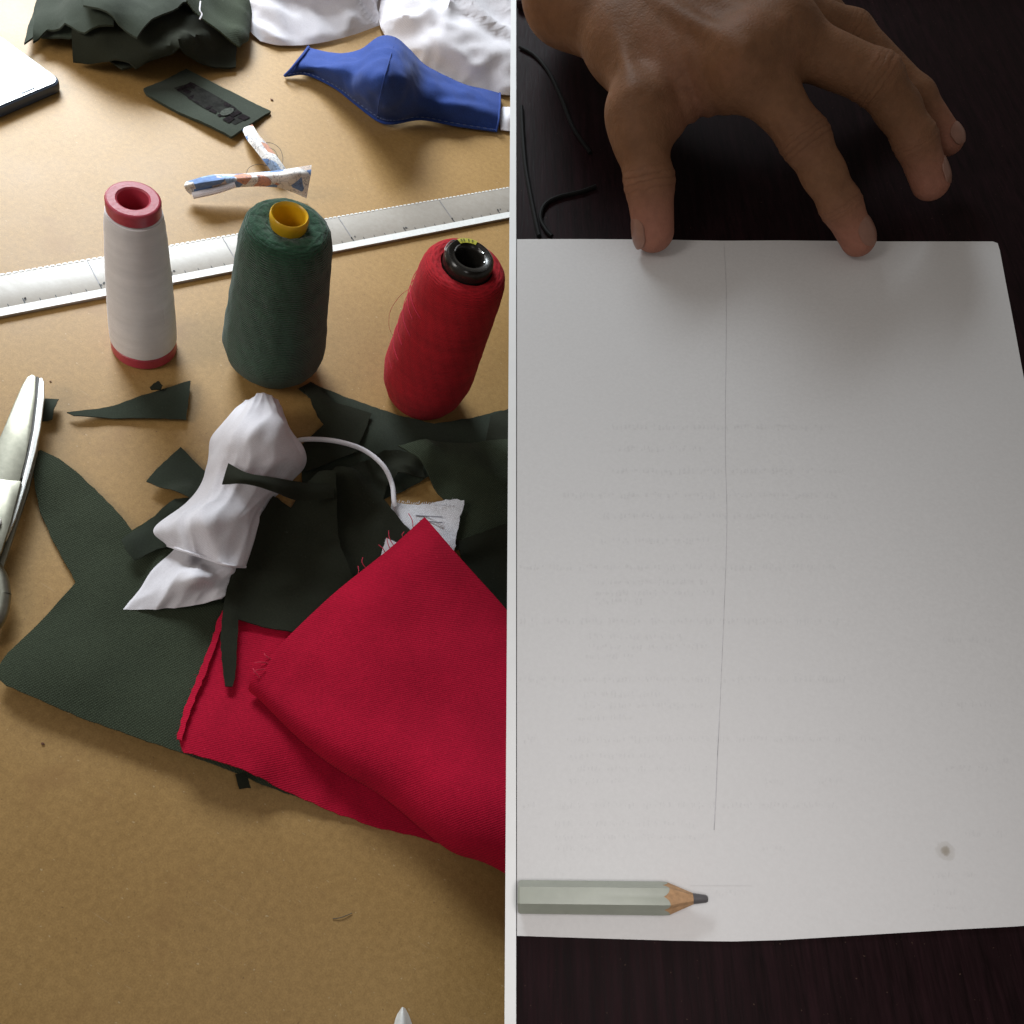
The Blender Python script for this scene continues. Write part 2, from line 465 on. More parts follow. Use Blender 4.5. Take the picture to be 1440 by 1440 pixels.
def crom(pts, k):                      # Catmull-Rom resampling of control rows (n,m,3)
    pts = np.array(pts, float); n = len(pts)
    ext = np.concatenate([[2*pts[0]-pts[1]], pts, [2*pts[-1]-pts[-2]]])
    out = []
    for i in range(n - 1):
        p0, p1, p2, p3 = ext[i:i+4]
        for j in range(k):
            u = j / k
            out.append(.5*((2*p1) + (-p0+p2)*u + (2*p0-5*p1+4*p2-p3)*u*u + (-p0+3*p1-3*p2+p3)*u**3))
    out.append(pts[-1]); return np.array(out)
def patch(name, rows, mat, k=(6, 6), thick=.0008, wr=(0, 30, 1), ridged=False, parent=None, base=None, side=P, edge_fade=True, stretch=(1, 1), folds=None):
    """cloth surface through rows of picture points with heights"""
    g = np.array([[side(*q) for q in r] for r in rows])
    g = crom(g, k[0]); g = np.swapaxes(crom(np.swapaxes(g, 0, 1), k[1]), 0, 1)
    nr, nc = g.shape[:2]
    du = np.gradient(g, axis=0); dv = np.gradient(g, axis=1); N = np.cross(dv, du)
    N /= np.linalg.norm(N, axis=2, keepdims=True) + 1e-12
    if N[..., 2].mean() < 0: N = -N
    if folds:                       # soft folds running along the rows
        fa, fu, fv, fs = folds
        for i in range(nr):
            for j in range(nc):
                u = j/(nc-1); v = i/(nr-1)
                w_ = .5*mnoise.noise(Vector((u*2.2, v*2.5, fs + 5.)))
                a_ = mnoise.noise(Vector(((u + .35*w_)*fu, v*fv, fs))); b2 = mnoise.noise(Vector(((u + .2*w_)*fu*2.3, v*fv*1.6, fs + 2.)))
                e = min(1, .35 + min(j, nc-1-j)/5)
                g[i, j] = g[i, j] + N[i, j]*fa*e*((.5 - 1.6*abs(a_)) + .45*(.4 - 1.4*abs(b2)))
    for amp, sc, seed in (wr if isinstance(wr, list) else [wr]):
        if not amp: continue
        for i in range(nr):
            for j in range(nc):
                p = g[i, j]; q = Vector((p[0]*sc*stretch[0] + seed*5.1, p[1]*sc*stretch[1] + seed*2.3, p[2]*sc*.7 + seed))
                v = mnoise.noise(q + 0.8*Vector((mnoise.noise(q*.6), mnoise.noise(q*.6 + Vector((9, 3, 1))), 0)))
                v2 = mnoise.noise(q*2.2)
                if ridged: v = (1 - 2.2*abs(v)) - .3; v2 = .5 - abs(v2)*1.5
                f = 1.
                if edge_fade:
                    e = min(i, j, nr-1-i, nc-1-j); f = min(1, .25 + e/4)
                g[i, j] = p + N[i, j]*amp*f*(v + .35*v2)
        if side is P: g[..., 2] = np.maximum(g[..., 2], .0012)
    top = [g[i, j] for i in range(nr) for j in range(nc)]
    F = []
    a, b, d = g[0, 0], g[0, 1], g[1, 0]
    flip = np.cross(np.gradient(g, axis=1), np.gradient(g, axis=0))[..., 2].mean() < 0
    for i in range(nr-1):
        for j in range(nc-1):
            q = [i*nc+j, i*nc+j+1, (i+1)*nc+j+1, (i+1)*nc+j]
            F.append(q[::-1] if flip else q)
    nn = [N[i, j] for i in range(nr) for j in range(nc)]
    n = len(top); bot = [p - m*thick for p, m in zip(top, nn)]
    cnt = set()
    for f in F:
        for x, y in zip(f, f[1:]+f[:1]): cnt.add((x, y))
    faces = [tuple(f) for f in F] + [tuple(n+i for i in reversed(f)) for f in F]
    for (x, y) in cnt:
        if (y, x) not in cnt: faces.append((y, x, x+n, y+n))
    return link(name, top+bot, faces, mat, parent, base if base is not None else g.reshape(-1, 3).min(0)*[0, 0, 1]+g.reshape(-1, 3).mean(0)*[1, 1, 0], angle=60)

def tube(name, pts, r, mat, parent=None, base=None, segs=8, k=6, taper=None, sm=True):
    pts = crom(np.array(pts, float), k) if sm and len(pts) > 2 else np.array(pts, float)
    n = len(pts); V = []; F = []
    tan = np.gradient(pts, axis=0); tan /= np.linalg.norm(tan, axis=1, keepdims=True) + 1e-12
    up = np.array([0, 0, 1.]) if abs(tan[0][2]) < .9 else np.array([1., 0, 0])
    for i in range(n):
        a = np.cross(tan[i], up); a /= np.linalg.norm(a) + 1e-12; b = np.cross(a, tan[i])
        up = b
        rr = r if taper is None else r * taper(i/(n-1))
        for j in range(segs):
            th = 2*math.pi*j/segs; V.append(pts[i] + rr*(math.cos(th)*a + math.sin(th)*b))
    for i in range(n-1):
        for j in range(segs):
            F.append((i*segs+j, i*segs+(j+1) % segs, (i+1)*segs+(j+1) % segs, (i+1)*segs+j))
    F.append(tuple(reversed(range(segs)))); F.append(tuple((n-1)*segs+j for j in range(segs)))
    return link(name, V, F, mat, parent, base if base is not None else pts[0])
def lathe(name, prof, mat, parent, segs=72, closed=False, wob=None, ang=40):
    b = np.array(parent['_base']); V = []; F = []
    m = len(prof)
    for i in range(segs):
        th = 2*math.pi*i/segs
        for (r, z) in prof:
            rr = r if wob is None else r + wob(th, z)
            V.append(b + np.array([rr*math.cos(th), rr*math.sin(th), z]))
    for i in range(segs):
        j = (i+1) % segs
        for q in range(m-1 if not closed else m):
            q2 = (q+1) % m
            F.append((i*m+q, j*m+q, j*m+q2, i*m+q2))
    return link(name, V, F, mat, parent, angle=ang)
def prism(name, poly3, down, thick, mat, parent=None, base=None, bevel=0., angle=30):
    """polygon of world points extruded by thick along -down"""
    n = len(poly3); top = [np.array(p) for p in poly3]; bot = [p - np.array(down)*thick for p in top]
    F = [tuple(range(n)), tuple(n+i for i in reversed(range(n)))]
    for i in range(n): F.append((i, i+n, (i+1) % n+n, (i+1) % n))
    F = [f if k < 1 else f for k, f in enumerate(F)]
    o = link(name, top+bot, F, mat, parent, base, angle=angle)
    bm = bmesh.new(); bm.from_mesh(o.data); bmesh.ops.recalc_face_normals(bm, faces=bm.faces)
    if bevel: bmesh.ops.bevel(bm, geom=[e for e in bm.edges], offset=bevel, segments=2, profile=.5, affect='EDGES')
    bm.to_mesh(o.data); bm.free(); o.data.shade_smooth(); o.data.set_sharp_from_angle(angle=math.radians(angle))
    return o

# ------------------------------------------------------------------ the setting: tan table, slanted dark desk
tb = prism('table_top', [(-1.5, -.25, 0), (.9, -.25, 0), (.9, 1.9, 0), (-1.5, 1.9, 0)], (0, 0, 1), .018, 'hardboard', base=(0, .8, 0))
structure(tb); tb['label'] = 'tan hardboard table top under the cloth scraps and spools'

def QD(a, b, z=0.):                 # desk coordinates: a across, b away, from the trim line
    return OD + EXs*a + EYs*b + NR*z
OD = Q(726, 720)
EYs = Q(726, 200) - Q(726, 1200); EYs /= np.linalg.norm(EYs); EXs = np.cross(EYs, NR)
y0 = (Q(726, 1700) - OD) @ EYs; y1 = (Q(726, 22) - OD) @ EYs
desk = prism('desk', [QD(0, y0), QD(.46, y0), QD(.46, y1 + .30), QD(0, y1 + .30)], NR, .022, 'mahogany', base=OD)
structure(desk); desk['label'] = 'dark reddish brown wooden desk under the white sheet'
# orient the desk's grain with its own axes
me = desk.data; rot = Matrix((tuple(EXs), tuple(EYs), tuple(NR))).transposed().to_4x4()
me.transform(rot.inverted()); desk.matrix_world = Matrix.Translation(Vector(OD)) @ rot
desk['_base'] = (0, 0, 0)
def desk_part(name, a0, a1, b0, b1, z0, z1, mat, bev=0.):
    V = [(a, b, z) for z in (z0, z1) for a, b in ((a0, b0), (a1, b0), (a1, b1), (a0, b1))]
    F = [(3, 2, 1, 0), (4, 5, 6, 7), (0, 1, 5, 4), (1, 2, 6, 5), (2, 3, 7, 6), (3, 0, 4, 7)]
    o = link(name, V, F, mat, desk)
    if bev:
        bm = bmesh.new(); bm.from_mesh(o.data); bmesh.ops.bevel(bm, geom=list(bm.edges), offset=bev, segments=2, affect='EDGES'); bm.to_mesh(o.data); bm.free()
    return o
wpx = 12 * pxsize(OD)
desk_part('edge_trim', -wpx, -.00002, y0, y1 + .30, -.022, .0006, 'white_paint')
desk_part('back_lip', .0005, .459, y1 + .004, y1 + .02, .0002, .006, 'mahogany', .0012)
for a, b in ((.20, y0 + .2), (.40, y0 + .2), (.20, y1 + .15), (.40, y1 + .15)):
    top = QD(a, b, -.0222)
    V = []
    for z in (top[2] - .03, .0002):
        for dx, dy in ((-.012, -.012), (.012, -.012), (.012, .012), (-.012, .012)): V.append(np.array((top[0]+dx, top[1]+dy, z)))
    V[0][2] += 0; 
    for i in range(4):
        q = V[i]; V[i] = np.array((q[0], q[1], top[2] - (NR[0]*(q[0]-top[0]) + NR[1]*(q[1]-top[1]))/NR[2]))
    inv = desk.matrix_world.inverted()
    link('leg', [np.array(inv @ Vector(v)) for v in V], [(0, 1, 2, 3), (7, 6, 5, 4), (0, 4, 5, 1), (1, 5, 6, 2), (2, 6, 7, 3), (3, 7, 4, 0)], 'mahogany', desk, smooth=False)

# ------------------------------------------------------------------ thread spools
def scaled(p, px): return px * pxsize(p)
# white spool with red end caps
b = P(203, 487); hz = height_for(b, 279)
sp_ = thing('thread_spool', 'tall white thread spool with red plastic caps on both ends', 'thread spool', b)
rb = scaled(b, 42.5); rt = scaled((b[0], b[1], hz), 36.5)
def rr(z): return rb + (rt - rb) * z / hz
cap = .0098
lathe('bottom_cap', [(0, .0003), (rb - .001, .0003), (rb, .0015), (rr(cap) + .0002, cap - .001), (rr(cap) - .001, cap), (.006, cap)], 'red_plastic', sp_)
body = [(rr(cap) - .0012, cap - .0005)] + [(rr(z) + .0012 * math.sin(math.pi * min(1, (z - cap) / (hz - 2*cap)) ) ** .5 + .0004, z) for z in np.linspace(cap + .001, hz - cap, 24)] + [(rr(hz - cap) - .0018, hz - cap + .001)]
lathe('thread_body', body, 'white_thread', sp_, wob=lambda th, z: .00025 * mnoise.noise(Vector((math.cos(th) * 3, math.sin(th) * 3, z * 300))))
tc = lathe('top_cap', [(rr(hz) * .98, hz - cap + .001), (rt + .0002, hz - cap + .002), (rt + .0002, hz - .0012), (rt - .0004, hz - .0003), (rt - .0012, hz), (rt * .64, hz), (rt * .57, hz - .0007), (rt * .55, hz - .002), (rt * .53, hz - .05), (0, hz - .05)], 'red_plastic', sp_, ang=18)
tube('loose_thread', [b + [-rr(.09) - .0008, -.004, .09], b + [-rr(.07) - .0028, -.004, .07], b + [-rr(.045) - .0015, -.004, .045], b + [-rr(.03) - .001, -.003, .03]], .00025, 'white_thread', sp_, segs=5)
tube('loose_thread', [b + [rr(.065) + .0003, -.002, .062], b + [rr(.05) + .0032, -.004, .05], b + [rr(.05) + .0036, -.004, .045], b + [rr(.04) + .0005, -.003, .038]], .00025, 'white_thread', sp_, segs=5)

# green cone on a yellow tube
b = P(383, 510); hz = height_for(b, 301)
gs = thing('thread_cone', 'fuzzy dark green thread cone wound on a yellow plastic tube', 'thread spool', b)
hb = hz - .0072
rb = scaled(b, 68); rt = scaled((b[0], b[1], hb), 64)
prof = [(.010, .004), (rb * .55, .003), (rb * .80, .006), (rb * .93, .013), (rb, .024)]
prof += [(rb + (rt - rb) * (z - .024) / (hb - .03), z) for z in np.linspace(.034, hb - .016, 22)]
prof += [(rt * .985, hb - .010), (rt * .93, hb - .0045), (rt * .83, hb - .0012), (rt * .68, hb), (rt * .50, hb - .0005), (rt * .38, hb - .002)]
lathe('thread_body', prof, 'green_thread', gs, 96, wob=lambda th, z: .0006 * mnoise.noise(Vector((math.cos(th) * 4, math.sin(th) * 4, z * 90))) + .0003 * mnoise.noise(Vector((math.cos(th) * 30, math.sin(th) * 30, z * 900))))
r1 = scaled((b[0], b[1], hz), 27.5)
lathe('tube', [(r1 * .86, hb - .012), (r1 * .90, hb - .003), (r1 * .97, hb + .001), (r1, hz - .003), (r1 * .97, hz - .0006), (r1 * .92, hz), (r1 * .85, hz - .0006), (r1 * .80, hz - .003), (r1 * .78, hz - .014), (r1 * .74, hz - .06), (0, hz - .06)], 'yellow_plastic', gs)
lathe('tube_base', [(0, .0003), (.016, .0003), (.017, .001), (.016, .008), (0, .008)], 'yellow_plastic', gs, 32)
rnd = random.Random(3); Vf = []; Ff = []
for i in range(2600):               # stray fibres standing off the yarn
    z = rnd.uniform(.01, hb - .002); th = rnd.uniform(0, 6.283)
    if z > hb - .02 and rnd.random() < .8 or rnd.random() < .22:
        r0 = rt * math.sqrt(rnd.uniform(.2, .95)); z0 = hb - .002 - .012 * max(0, (r0 / rt - .8) / .2) ** 2
    else: r0 = rb + (rt - rb) * z / hb; z0 = z
    p = np.array(b) + [r0 * math.cos(th), r0 * math.sin(th), z0]
    d = np.array([math.cos(th) * .6 + rnd.uniform(-.8, .8), math.sin(th) * .6 + rnd.uniform(-.8, .8), rnd.uniform(-.6, .9)]); d /= np.linalg.norm(d)
    q = p + d * rnd.uniform(.0006, .0018); wv = np.cross(d, [.3, .5, .8]); wv *= .00006 / np.linalg.norm(wv)
    k = len(Vf); Vf += [p - wv, p + wv, q]; Ff.append((k, k + 1, k + 2))
fz = link('yarn_fuzz', Vf, Ff, 'green_thread', gs, smooth=False); fz['kind'] = 'stuff'

# red cone on a black plastic core
b = P(591, 555); hz = height_for(b, 362)
rs = thing('thread_cone', 'bright red thread cone with a glossy black plastic core', 'thread spool', b)
hb = hz - .006
rb = scaled(b, 61); rt = scaled((b[0], b[1], hb), 63)
prof = [(.012, .003), (rb * .62, .002), (rb * .80, .004), (rb * .92, .014), (rb, .030)]
prof += [(rb + (rt - rb) * (z - .03) / (hb - .04), z) for z in np.linspace(.038, hb - .014, 24)]
prof += [(rt * .985, hb - .009), (rt * .94, hb - .0045), (rt * .86, hb - .0015), (rt * .72, hb), (rt * .60, hb - .001)]
lathe('thread_body', prof, 'red_thread', rs, 96, wob=lambda th, z: .0004 * mnoise.noise(Vector((math.cos(th) * 3, math.sin(th) * 3, z * 120))))
r1 = scaled((b[0], b[1], hz), 36.5)
core = lathe('core', [(r1 * .97, hb - .006), (r1 * 1.0, hb + .001), (r1 * .99, hz - .002), (r1 * .95, hz + .0006), (r1 * .86, hz + .0018), (r1 * .66, hz + .0015), (r1 * .57, hz + .0003), (r1 * .53, hz - .002), (r1 * .50, hz - .05), (0, hz - .05)], 'black_plastic', rs)
lathe('core_base', [(0, .0003), (.018, .0003), (.019, .001), (.018, .006), (0, .006)], 'black_plastic', rs, 32)
def ringpatch(name, a0, a1, f0, f1, zoff, mat, parent, n=10):
    V = []; F = []
    for i in range(n + 1):
        th = a0 + (a1 - a0) * i / n
        for f in (f0, (f0 + f1) / 2, f1):
            V.append(np.array(b) + [r1 * f * math.cos(th), r1 * f * math.sin(th), hz + zoff - .0012 * max(0, abs(f - .76) - .1) * 8])
    for i in range(n):
        for j in range(2): F.append((i*3+j, (i+1)*3+j, (i+1)*3+j+1, i*3+j+1)[::-1])
    return link(name, V, F, mat, parent)
lb = ringpatch('label', 1.75, 2.75, .64, .88, .0024, 'yellow_label', rs)
lb['label'] = 'small yellow paper label on the black core'
for a in (1.95, 2.15, 2.4, 2.55): ringpatch('label_mark', a, a + .07, .70, .82, .0027, 'label_mark', lb, 2)
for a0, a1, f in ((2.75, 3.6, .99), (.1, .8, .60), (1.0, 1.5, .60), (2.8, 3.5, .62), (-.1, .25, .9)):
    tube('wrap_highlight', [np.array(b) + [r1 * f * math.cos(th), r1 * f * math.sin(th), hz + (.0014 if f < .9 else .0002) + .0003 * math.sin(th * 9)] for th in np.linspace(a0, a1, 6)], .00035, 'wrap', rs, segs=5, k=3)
for zz, a0 in ((.045, 2.2), (.058, 2.3), (.072, 2.25), (.086, 2.4), (.099, 2.3), (.034, 2.4), (.106, 2.5)):   # thread laid over at a slant
    pts = []
    for u in np.linspace(0, 1, 9):
        th = a0 + u * 1.9; z = zz + .012 * (1 - u) - .004; r_ = rb + (rt - rb) * z / hb + .0008
        pts.append(np.array(b) + [r_ * math.cos(th), r_ * math.sin(th), z])
    tube('slanted_thread', pts, .00028, 'red_thread_end', rs, segs=5, k=2)
c0 = np.array(b) + [-rb * .97, .004, .088]
tube('loose_thread', [c0, c0 + [-.006, 0, -.012], c0 + [-.010, 0, -.03], c0 + [-.008, 0, -.045], c0 + [-.003, 0, -.052]], .00014, 'red_thread_end', rs, segs=4)

# ------------------------------------------------------------------ ruler
A = (P(14, 385) + P(14, 386)) / 2; Bq = P(714, 265); ex = (Bq - A) / np.linalg.norm(Bq - A); ey = np.cross([0, 0, 1], ex)
RWD = .0366; A = A + ey * -.0005; L0, L1 = -.25, .75
def RU(a, bb, z): return A + ex * a - ey * bb + np.array([0, 0, z])
ru = thing('ruler', 'long translucent plastic ruler with white edge lying across the table behind the spools', 'ruler', RU(0, 0, 0))
prism('ruler_body', [RU(L0, RWD, .0026), RU(L1, RWD, .0026), RU(L1, .0006, .0026), RU(L0, .0006, .0026)], (0, 0, 1), .0024, 'ruler', ru, bevel=.0004)
prism('white_edge', [RU(L0, RWD + .0002, .0032), RU(L1, RWD + .0002, .0032), RU(L1, RWD - .0062, .0032), RU(L0, RWD - .0062, .0032)], (0, 0, 1), .0004, 'ruler_white', ru)
V, F = [], []
for i in range(int((L1 - L0) / .004)):
    a = L0 + i * .004
    k = len(V); V += [RU(a, .0016, .00285), RU(a + .0026, .0016, .00285), RU(a + .0026, .0004, .00285), RU(a, .0004, .00285)]; F.append((k, k+1, k+2, k+3))
link('dashed_edge', V, F, 'ruler_white', ru, smooth=False)
rnd = random.Random(11)
for i in range(int((L1 - L0) / .01)):
    a = L0 + i * .01; big = i % 5 == 0; ln_ = .0052 if big else .0026; wd = .0007 if big else .0005
    if i % 10 == 0:
        link('scale_line', [RU(a, RWD - .006, .00295), RU(a + .0005, RWD - .006, .00295), RU(a + .0005, .002, .00295), RU(a, .002, .00295)], [(0, 1, 2, 3)], 'ruler_line', ru, smooth=False)
    link('tick_mark', [RU(a, RWD - .0064, .0030), RU(a + wd, RWD - .0064, .0030), RU(a + wd, RWD - .0064 - ln_, .0030), RU(a, RWD - .0064 - ln_, .0030)], [(0, 1, 2, 3)], 'ink', ru, smooth=False)
    if big:
        for q in range(3):
            x = a + .0012 + rnd.uniform(-.002, .002); y = RWD - .009 - rnd.uniform(0, .002)
            link('worn_numeral', [RU(x, y, .0030), RU(x + .0012, y - .0004, .0030), RU(x + .0010, y - .0016, .0030), RU(x - .0001, y - .001, .0030)], [(0, 1, 2, 3)], 'ink', ru, smooth=False)
ruler_m = inside([tuple(RU(*q, 0)[:2]) for q in ((L0, RWD), (L1, RWD), (L1, 0), (L0, 0))], GXX, GYY); HM[ruler_m] = .003

# ------------------------------------------------------------------ olive scraps, white cloth and red cloth in the foreground
SG = 'olive fabric offcuts scattered on the table'
big = cloth('olive_cloth', [(48, 645), (58, 637), (85, 650), (115, 672), (145, 700), (170, 727), (186, 748), (230, 720), (300, 690), (400, 720), (470, 800), (480, 960), (440, 1128), (380, 1108), (330, 1090), (258, 1064), (180, 1037), (110, 1012), (50, 986), (12, 970), (-6, 955), (14, 922), (45, 890), (80, 850), (107, 820), (95, 798), (75, 762), (57, 722), (50, 690)],
      'olive', 'large olive twill panel with a leaf shaped lobe, lying under the white cloth', thick=.0014, wave=.0022, wsc=14, seed=3, s=.0036, lift=[(60, 660, .003, .02), (150, 1020, .006, .05), (30, 960, .006, .03), (300, 1075, .006, .03)], cat='fabric')
cloth('fabric_scrap', [(88, 1030), (90, 1032), (92, 1035)][:0] or [(330, 1095), (345, 1092), (352, 1112), (336, 1113)], 'olive_black', 'tiny dark scrap peeking out beneath the red cloth edge', zg=.0, thick=.001, wave=.0003, seed=4, s=.002, cat='fabric scrap', group=SG)
cloth('fabric_scrap', [(172, 769), (205, 738), (246, 704), (270, 700), (288, 730), (300, 760), (262, 765), (222, 774), (190, 795), (178, 782)], 'olive_felt', 'dark olive offcut tucked between the leaf shaped panel and the white cloth', zg=.004, wave=.004, wsc=30, seed=5, lift=[(180, 775, .006, .012)], cat='fabric scrap', group=SG)
cloth('fabric_scrap', [(254, 626), (275, 648), (296, 668), (275, 707), (240, 694), (206, 679), (230, 650)], 'olive_felt', 'square dark olive offcut set on its corner beside the white cloth', zg=.005, wave=.002, wsc=25, seed=6, lift=[(215, 680, .005, .02)], cat='fabric scrap', group=SG)
cloth('fabric_scrap', [(94, 580), (130, 575), (160, 569), (200, 556), (235, 547), (268, 536), (266, 560), (262, 590), (210, 588), (165, 587), (104, 585)], 'olive_felt', 'long pointed wedge of olive cloth in front of the white spool', zg=.004, wave=.003, wsc=20, seed=7, lift=[(100, 582, .003, .02), (262, 560, .004, .02)], cat='fabric scrap', group=SG)
cloth('fabric_scrap', [(211, 549), (222, 538), (229, 548), (226, 554), (213, 553)], 'olive_black', 'tiny olive snippet touching the wedge behind its wide end', zg=.003, wave=.001, seed=8, s=.002, cat='fabric scrap', group=SG)
cloth('fabric_scrap', [(48, 562), (66, 561), (83, 563), (79, 577), (74, 591), (50, 593)], 'olive_felt', 'small olive scrap poking out from under the scissor blades', zg=.004, wave=.002, seed=9, s=.0025, lift=[(78, 575, .004, .01)], cat='fabric scrap', group=SG)

# dark drape between the cones and the red cloth
cloth('olive_cloth', [(420, 546), (437, 537), (458, 550), (482, 564), (520, 578), (560, 590), (610, 597), (660, 589), (700, 577), (760, 565), (780, 660), (700, 680), (620, 660), (565, 690), (540, 700), (470, 700), (425, 680), (424, 640), (440, 622), (470, 600), (470, 588)], 'olive_felt', 'dark olive panel spread below the red thread cone', zg=.004, wave=.007, wsc=17, seed=10, lift=[(520, 605, .008, .03)], cat='fabric')
cloth('fabric_scrap', [(425, 545), (440, 541), (470, 575), (520, 590), (500, 640), (430, 665), (424, 625), (455, 600)], 'olive_black', 'nearly black strip in front of the green thread cone', zg=.006, wave=.003, wsc=24, seed=11, cat='fabric scrap', group=SG)
cloth('fabric_scrap', [(690, 583), (740, 560), (770, 640), (720, 650), (680, 630), (686, 605)], 'olive_black', 'rolled dark olive scrap right of the red thread cone foot', zg=.008, wave=.004, seed=12, cat='fabric scrap', group=SG)
cloth('fabric_scrap', [(478, 672), (500, 655), (540, 636), (562, 634), (592, 640), (600, 668), (560, 664), (545, 680), (540, 700), (490, 690)], 'olive_black', 'twisted black olive scrap beneath the white cord', zg=.010, wave=.006, wsc=40, seed=13, cat='fabric scrap', group=SG)
cloth('olive_cloth', [(557, 634), (600, 631), (640, 630), (700, 622), (760, 620), (780, 720), (715, 742), (680, 752), (645, 766), (648, 725), (634, 706), (612, 684), (585, 655)], 'olive', 'lighter olive folded panel beside the white terry label', zg=.012, wave=.004, wsc=20, seed=14, thick=.0014, lift=[(620, 650, .010, .03), (690, 690, .006, .03)], cat='fabric')
cloth('fabric_scrap', [(640, 762), (680, 750), (760, 722), (790, 900), (720, 870), (690, 838), (660, 800)], 'olive_black', 'black olive piece showing beyond the red cloth corner', zg=.006, wave=.003, seed=15, cat='fabric scrap', group=SG)

# white terry label with cord
lab = cloth('terry_patch', [(552, 704), (600, 705), (649, 711), (644, 740), (638, 778), (600, 790), (540, 790), (545, 745)], 'terry', 'white terry patch with stitched lines showing behind the red cloth corner', zg=.008, thick=.0026, wave=.0008, seed=16, s=.0025, jit=.0007, cat='fabric patch')
def on(px, py, dz=0., zg=.012):     # a point on top of the pile
    q = P(px, py, zg); z = float(samp(maxf(HM, 1), np.array([q[0]]), np.array([q[1]]))[0]) + dz
    q = P(px, py, z); z = float(samp(maxf(HM, 1), np.array([q[0]]), np.array([q[1]]))[0]) + dz
    return P(px, py, z)
for row in ((585, 725, 622, 727), (590, 732, 622, 735)):
    tube('stitch_line', [on(row[0] + (row[2] - row[0]) * u, row[1] + (row[3] - row[1]) * u, .0002, .018) for u in np.linspace(0, 1, 5)], .0004, 'ruler_line', lab, segs=5, k=2)
rnd = random.Random(5)
for i in range(34):
    u = i / 33; p = on(556 + 90 * u, 706.5 + 6 * u, -.0008, .010)
    tube('terry_loop', [p, p + [rnd.uniform(-.001, .001), rnd.uniform(.0008, .002), rnd.uniform(.0002, .0012)]], .00022, 'terry', lab, segs=4, sm=False)
cord = tube('cord', [on(405, 625, .003), on(428, 618, .004), on(470, 620, .006), on(510, 632, .008), on(538, 654, .007), on(551, 680, .005), on(554, 704, .002), on(556, 712, .001)], .0017, 'white_cloth', segs=10)
tag(cord, 'thin white cord curving from the crumpled white cloth to the terry patch', 'cord')

# crumpled white cloth
rows = [
 [(345, 566, .018), (357, 558, .026), (370, 555, .028), (383, 560, .026), (394, 573, .018)],
 [(314, 594, .024), (340, 578, .044), (368, 574, .048), (392, 586, .043), (405, 601, .018)],
 [(296, 617, .020), (325, 608, .046), (362, 608, .056), (400, 612, .046), (426, 632, .012)],
 [(294, 646, .014), (320, 642, .040), (358, 640, .050), (398, 645, .038), (429, 653, .008)],
 [(286, 677, .013), (308, 672, .032), (340, 675, .036), (378, 676, .027), (412, 674, .010)],
 [(263, 707, .012), (290, 702, .030), (325, 704, .033), (352, 708, .024), (378, 708, .010)],
 [(217, 744, .014), (255, 732, .030), (295, 736, .036), (335, 738, .026), (366, 738, .010)],
 [(237, 766, .008), (262, 768, .022), (290, 768, .018), (325, 776, .022), (352, 772, .010)],
 [(240, 774, .006), (265, 786, .010), (290, 796, .012), (315, 803, .016), (340, 803, .010)],
 [(214, 803, .006), (245, 803, .013), (275, 810, .026), (305, 815, .014), (332, 815, .010)],
 [(195, 832, .005), (225, 830, .011), (260, 830, .015), (295, 830, .010), (322, 832, .010)],
 [(171, 858, .004), (205, 857, .006), (240, 855, .006), (280, 850, .007), (312, 842, .009)]]
up_rows = rows[:7] + [[(236, 766, .012), (262, 775, .024), (290, 784, .022), (320, 794, .024), (345, 796, .012)]]
lo_rows = [[(262, 752, .008), (280, 756, .012), (300, 760, .012), (322, 770, .012), (346, 774, .010)],
 [(240, 778, .006), (262, 783, .014), (284, 790, .008), (312, 796, .016), (340, 800, .010)]] + rows[9:]
wc = patch('crumpled_cloth', up_rows, 'white_cloth', (12, 18), .0008, [(.0030, 34, 4)], stretch=(1.6, .7), folds=(.0036, 2.6, 2.4, 3.))
tag(wc, 'crumpled white jersey cloth heaped on the olive panel, ending in a point', 'cloth')
patch('lower_fold', lo_rows, 'white_cloth', (9, 18), .0008, [(.0016, 45, 14)], parent=wc, stretch=(1.2, 1.), folds=(.0024, 2.4, 1.8, 8.))
tube('hem', [P(x, y + 1, z + .0006) for x, y, z in up_rows[-1]], .0010, 'white_cloth', wc, segs=6)
wm = inside([tuple(P(*q)[:2]) for q in ((345, 566, 0), (394, 573, 0), (426, 632, 0), (412, 674, 0), (366, 738, 0), (340, 803, 0), (312, 842, 0), (171, 858, 0), (240, 774, 0), (217, 744, 0), (263, 707, 0), (294, 646, 0))], GXX, GYY)
HM[wm] = np.maximum(HM[wm], .010)

# lower red cloth, black offcuts, upper red fold
cloth('red_cloth', [(312, 862), (300, 905), (285, 945), (262, 1005), (252, 1045), (258, 1064), (295, 1073), (330, 1084), (375, 1100), (420, 1120), (470, 1140), (520, 1158), (580, 1172), (640, 1190), (700, 1210), (760, 1235), (800, 1100), (700, 950), (560, 860), (420, 850), (350, 840)], 'red_cloth', 'lower flat red cloth with a frayed edge, under the folded red one', zg=.006, thick=.0012, wave=.0022, wsc=16, seed=20, s=.0036, jit=.0005, lift=[(300, 1060, .004, .03)], cat='cloth')
cloth('red_cloth', [(313, 858), (318, 866), (304, 905), (290, 948), (268, 1003), (256, 1047), (249, 1044), (258, 1005), (281, 944), (297, 903), (306, 870)], 'red_cloth', 'narrow turned red strip along the left edge of the lower red cloth', zg=.009, thick=.0012, wave=.001, seed=21, s=.0025, jit=.0004, cat='cloth')
cloth('fabric_scrap', [(430, 690), (470, 664), (500, 668), (535, 690), (582, 738), (556, 770), (520, 800), (495, 815), (470, 770), (452, 720)], 'olive_black', 'black olive offcut slipping under the folded red cloth corner', zg=.014, wave=.003, seed=22, cat='fabric scrap', group=SG, lift=[(480, 675, .01, .02)])
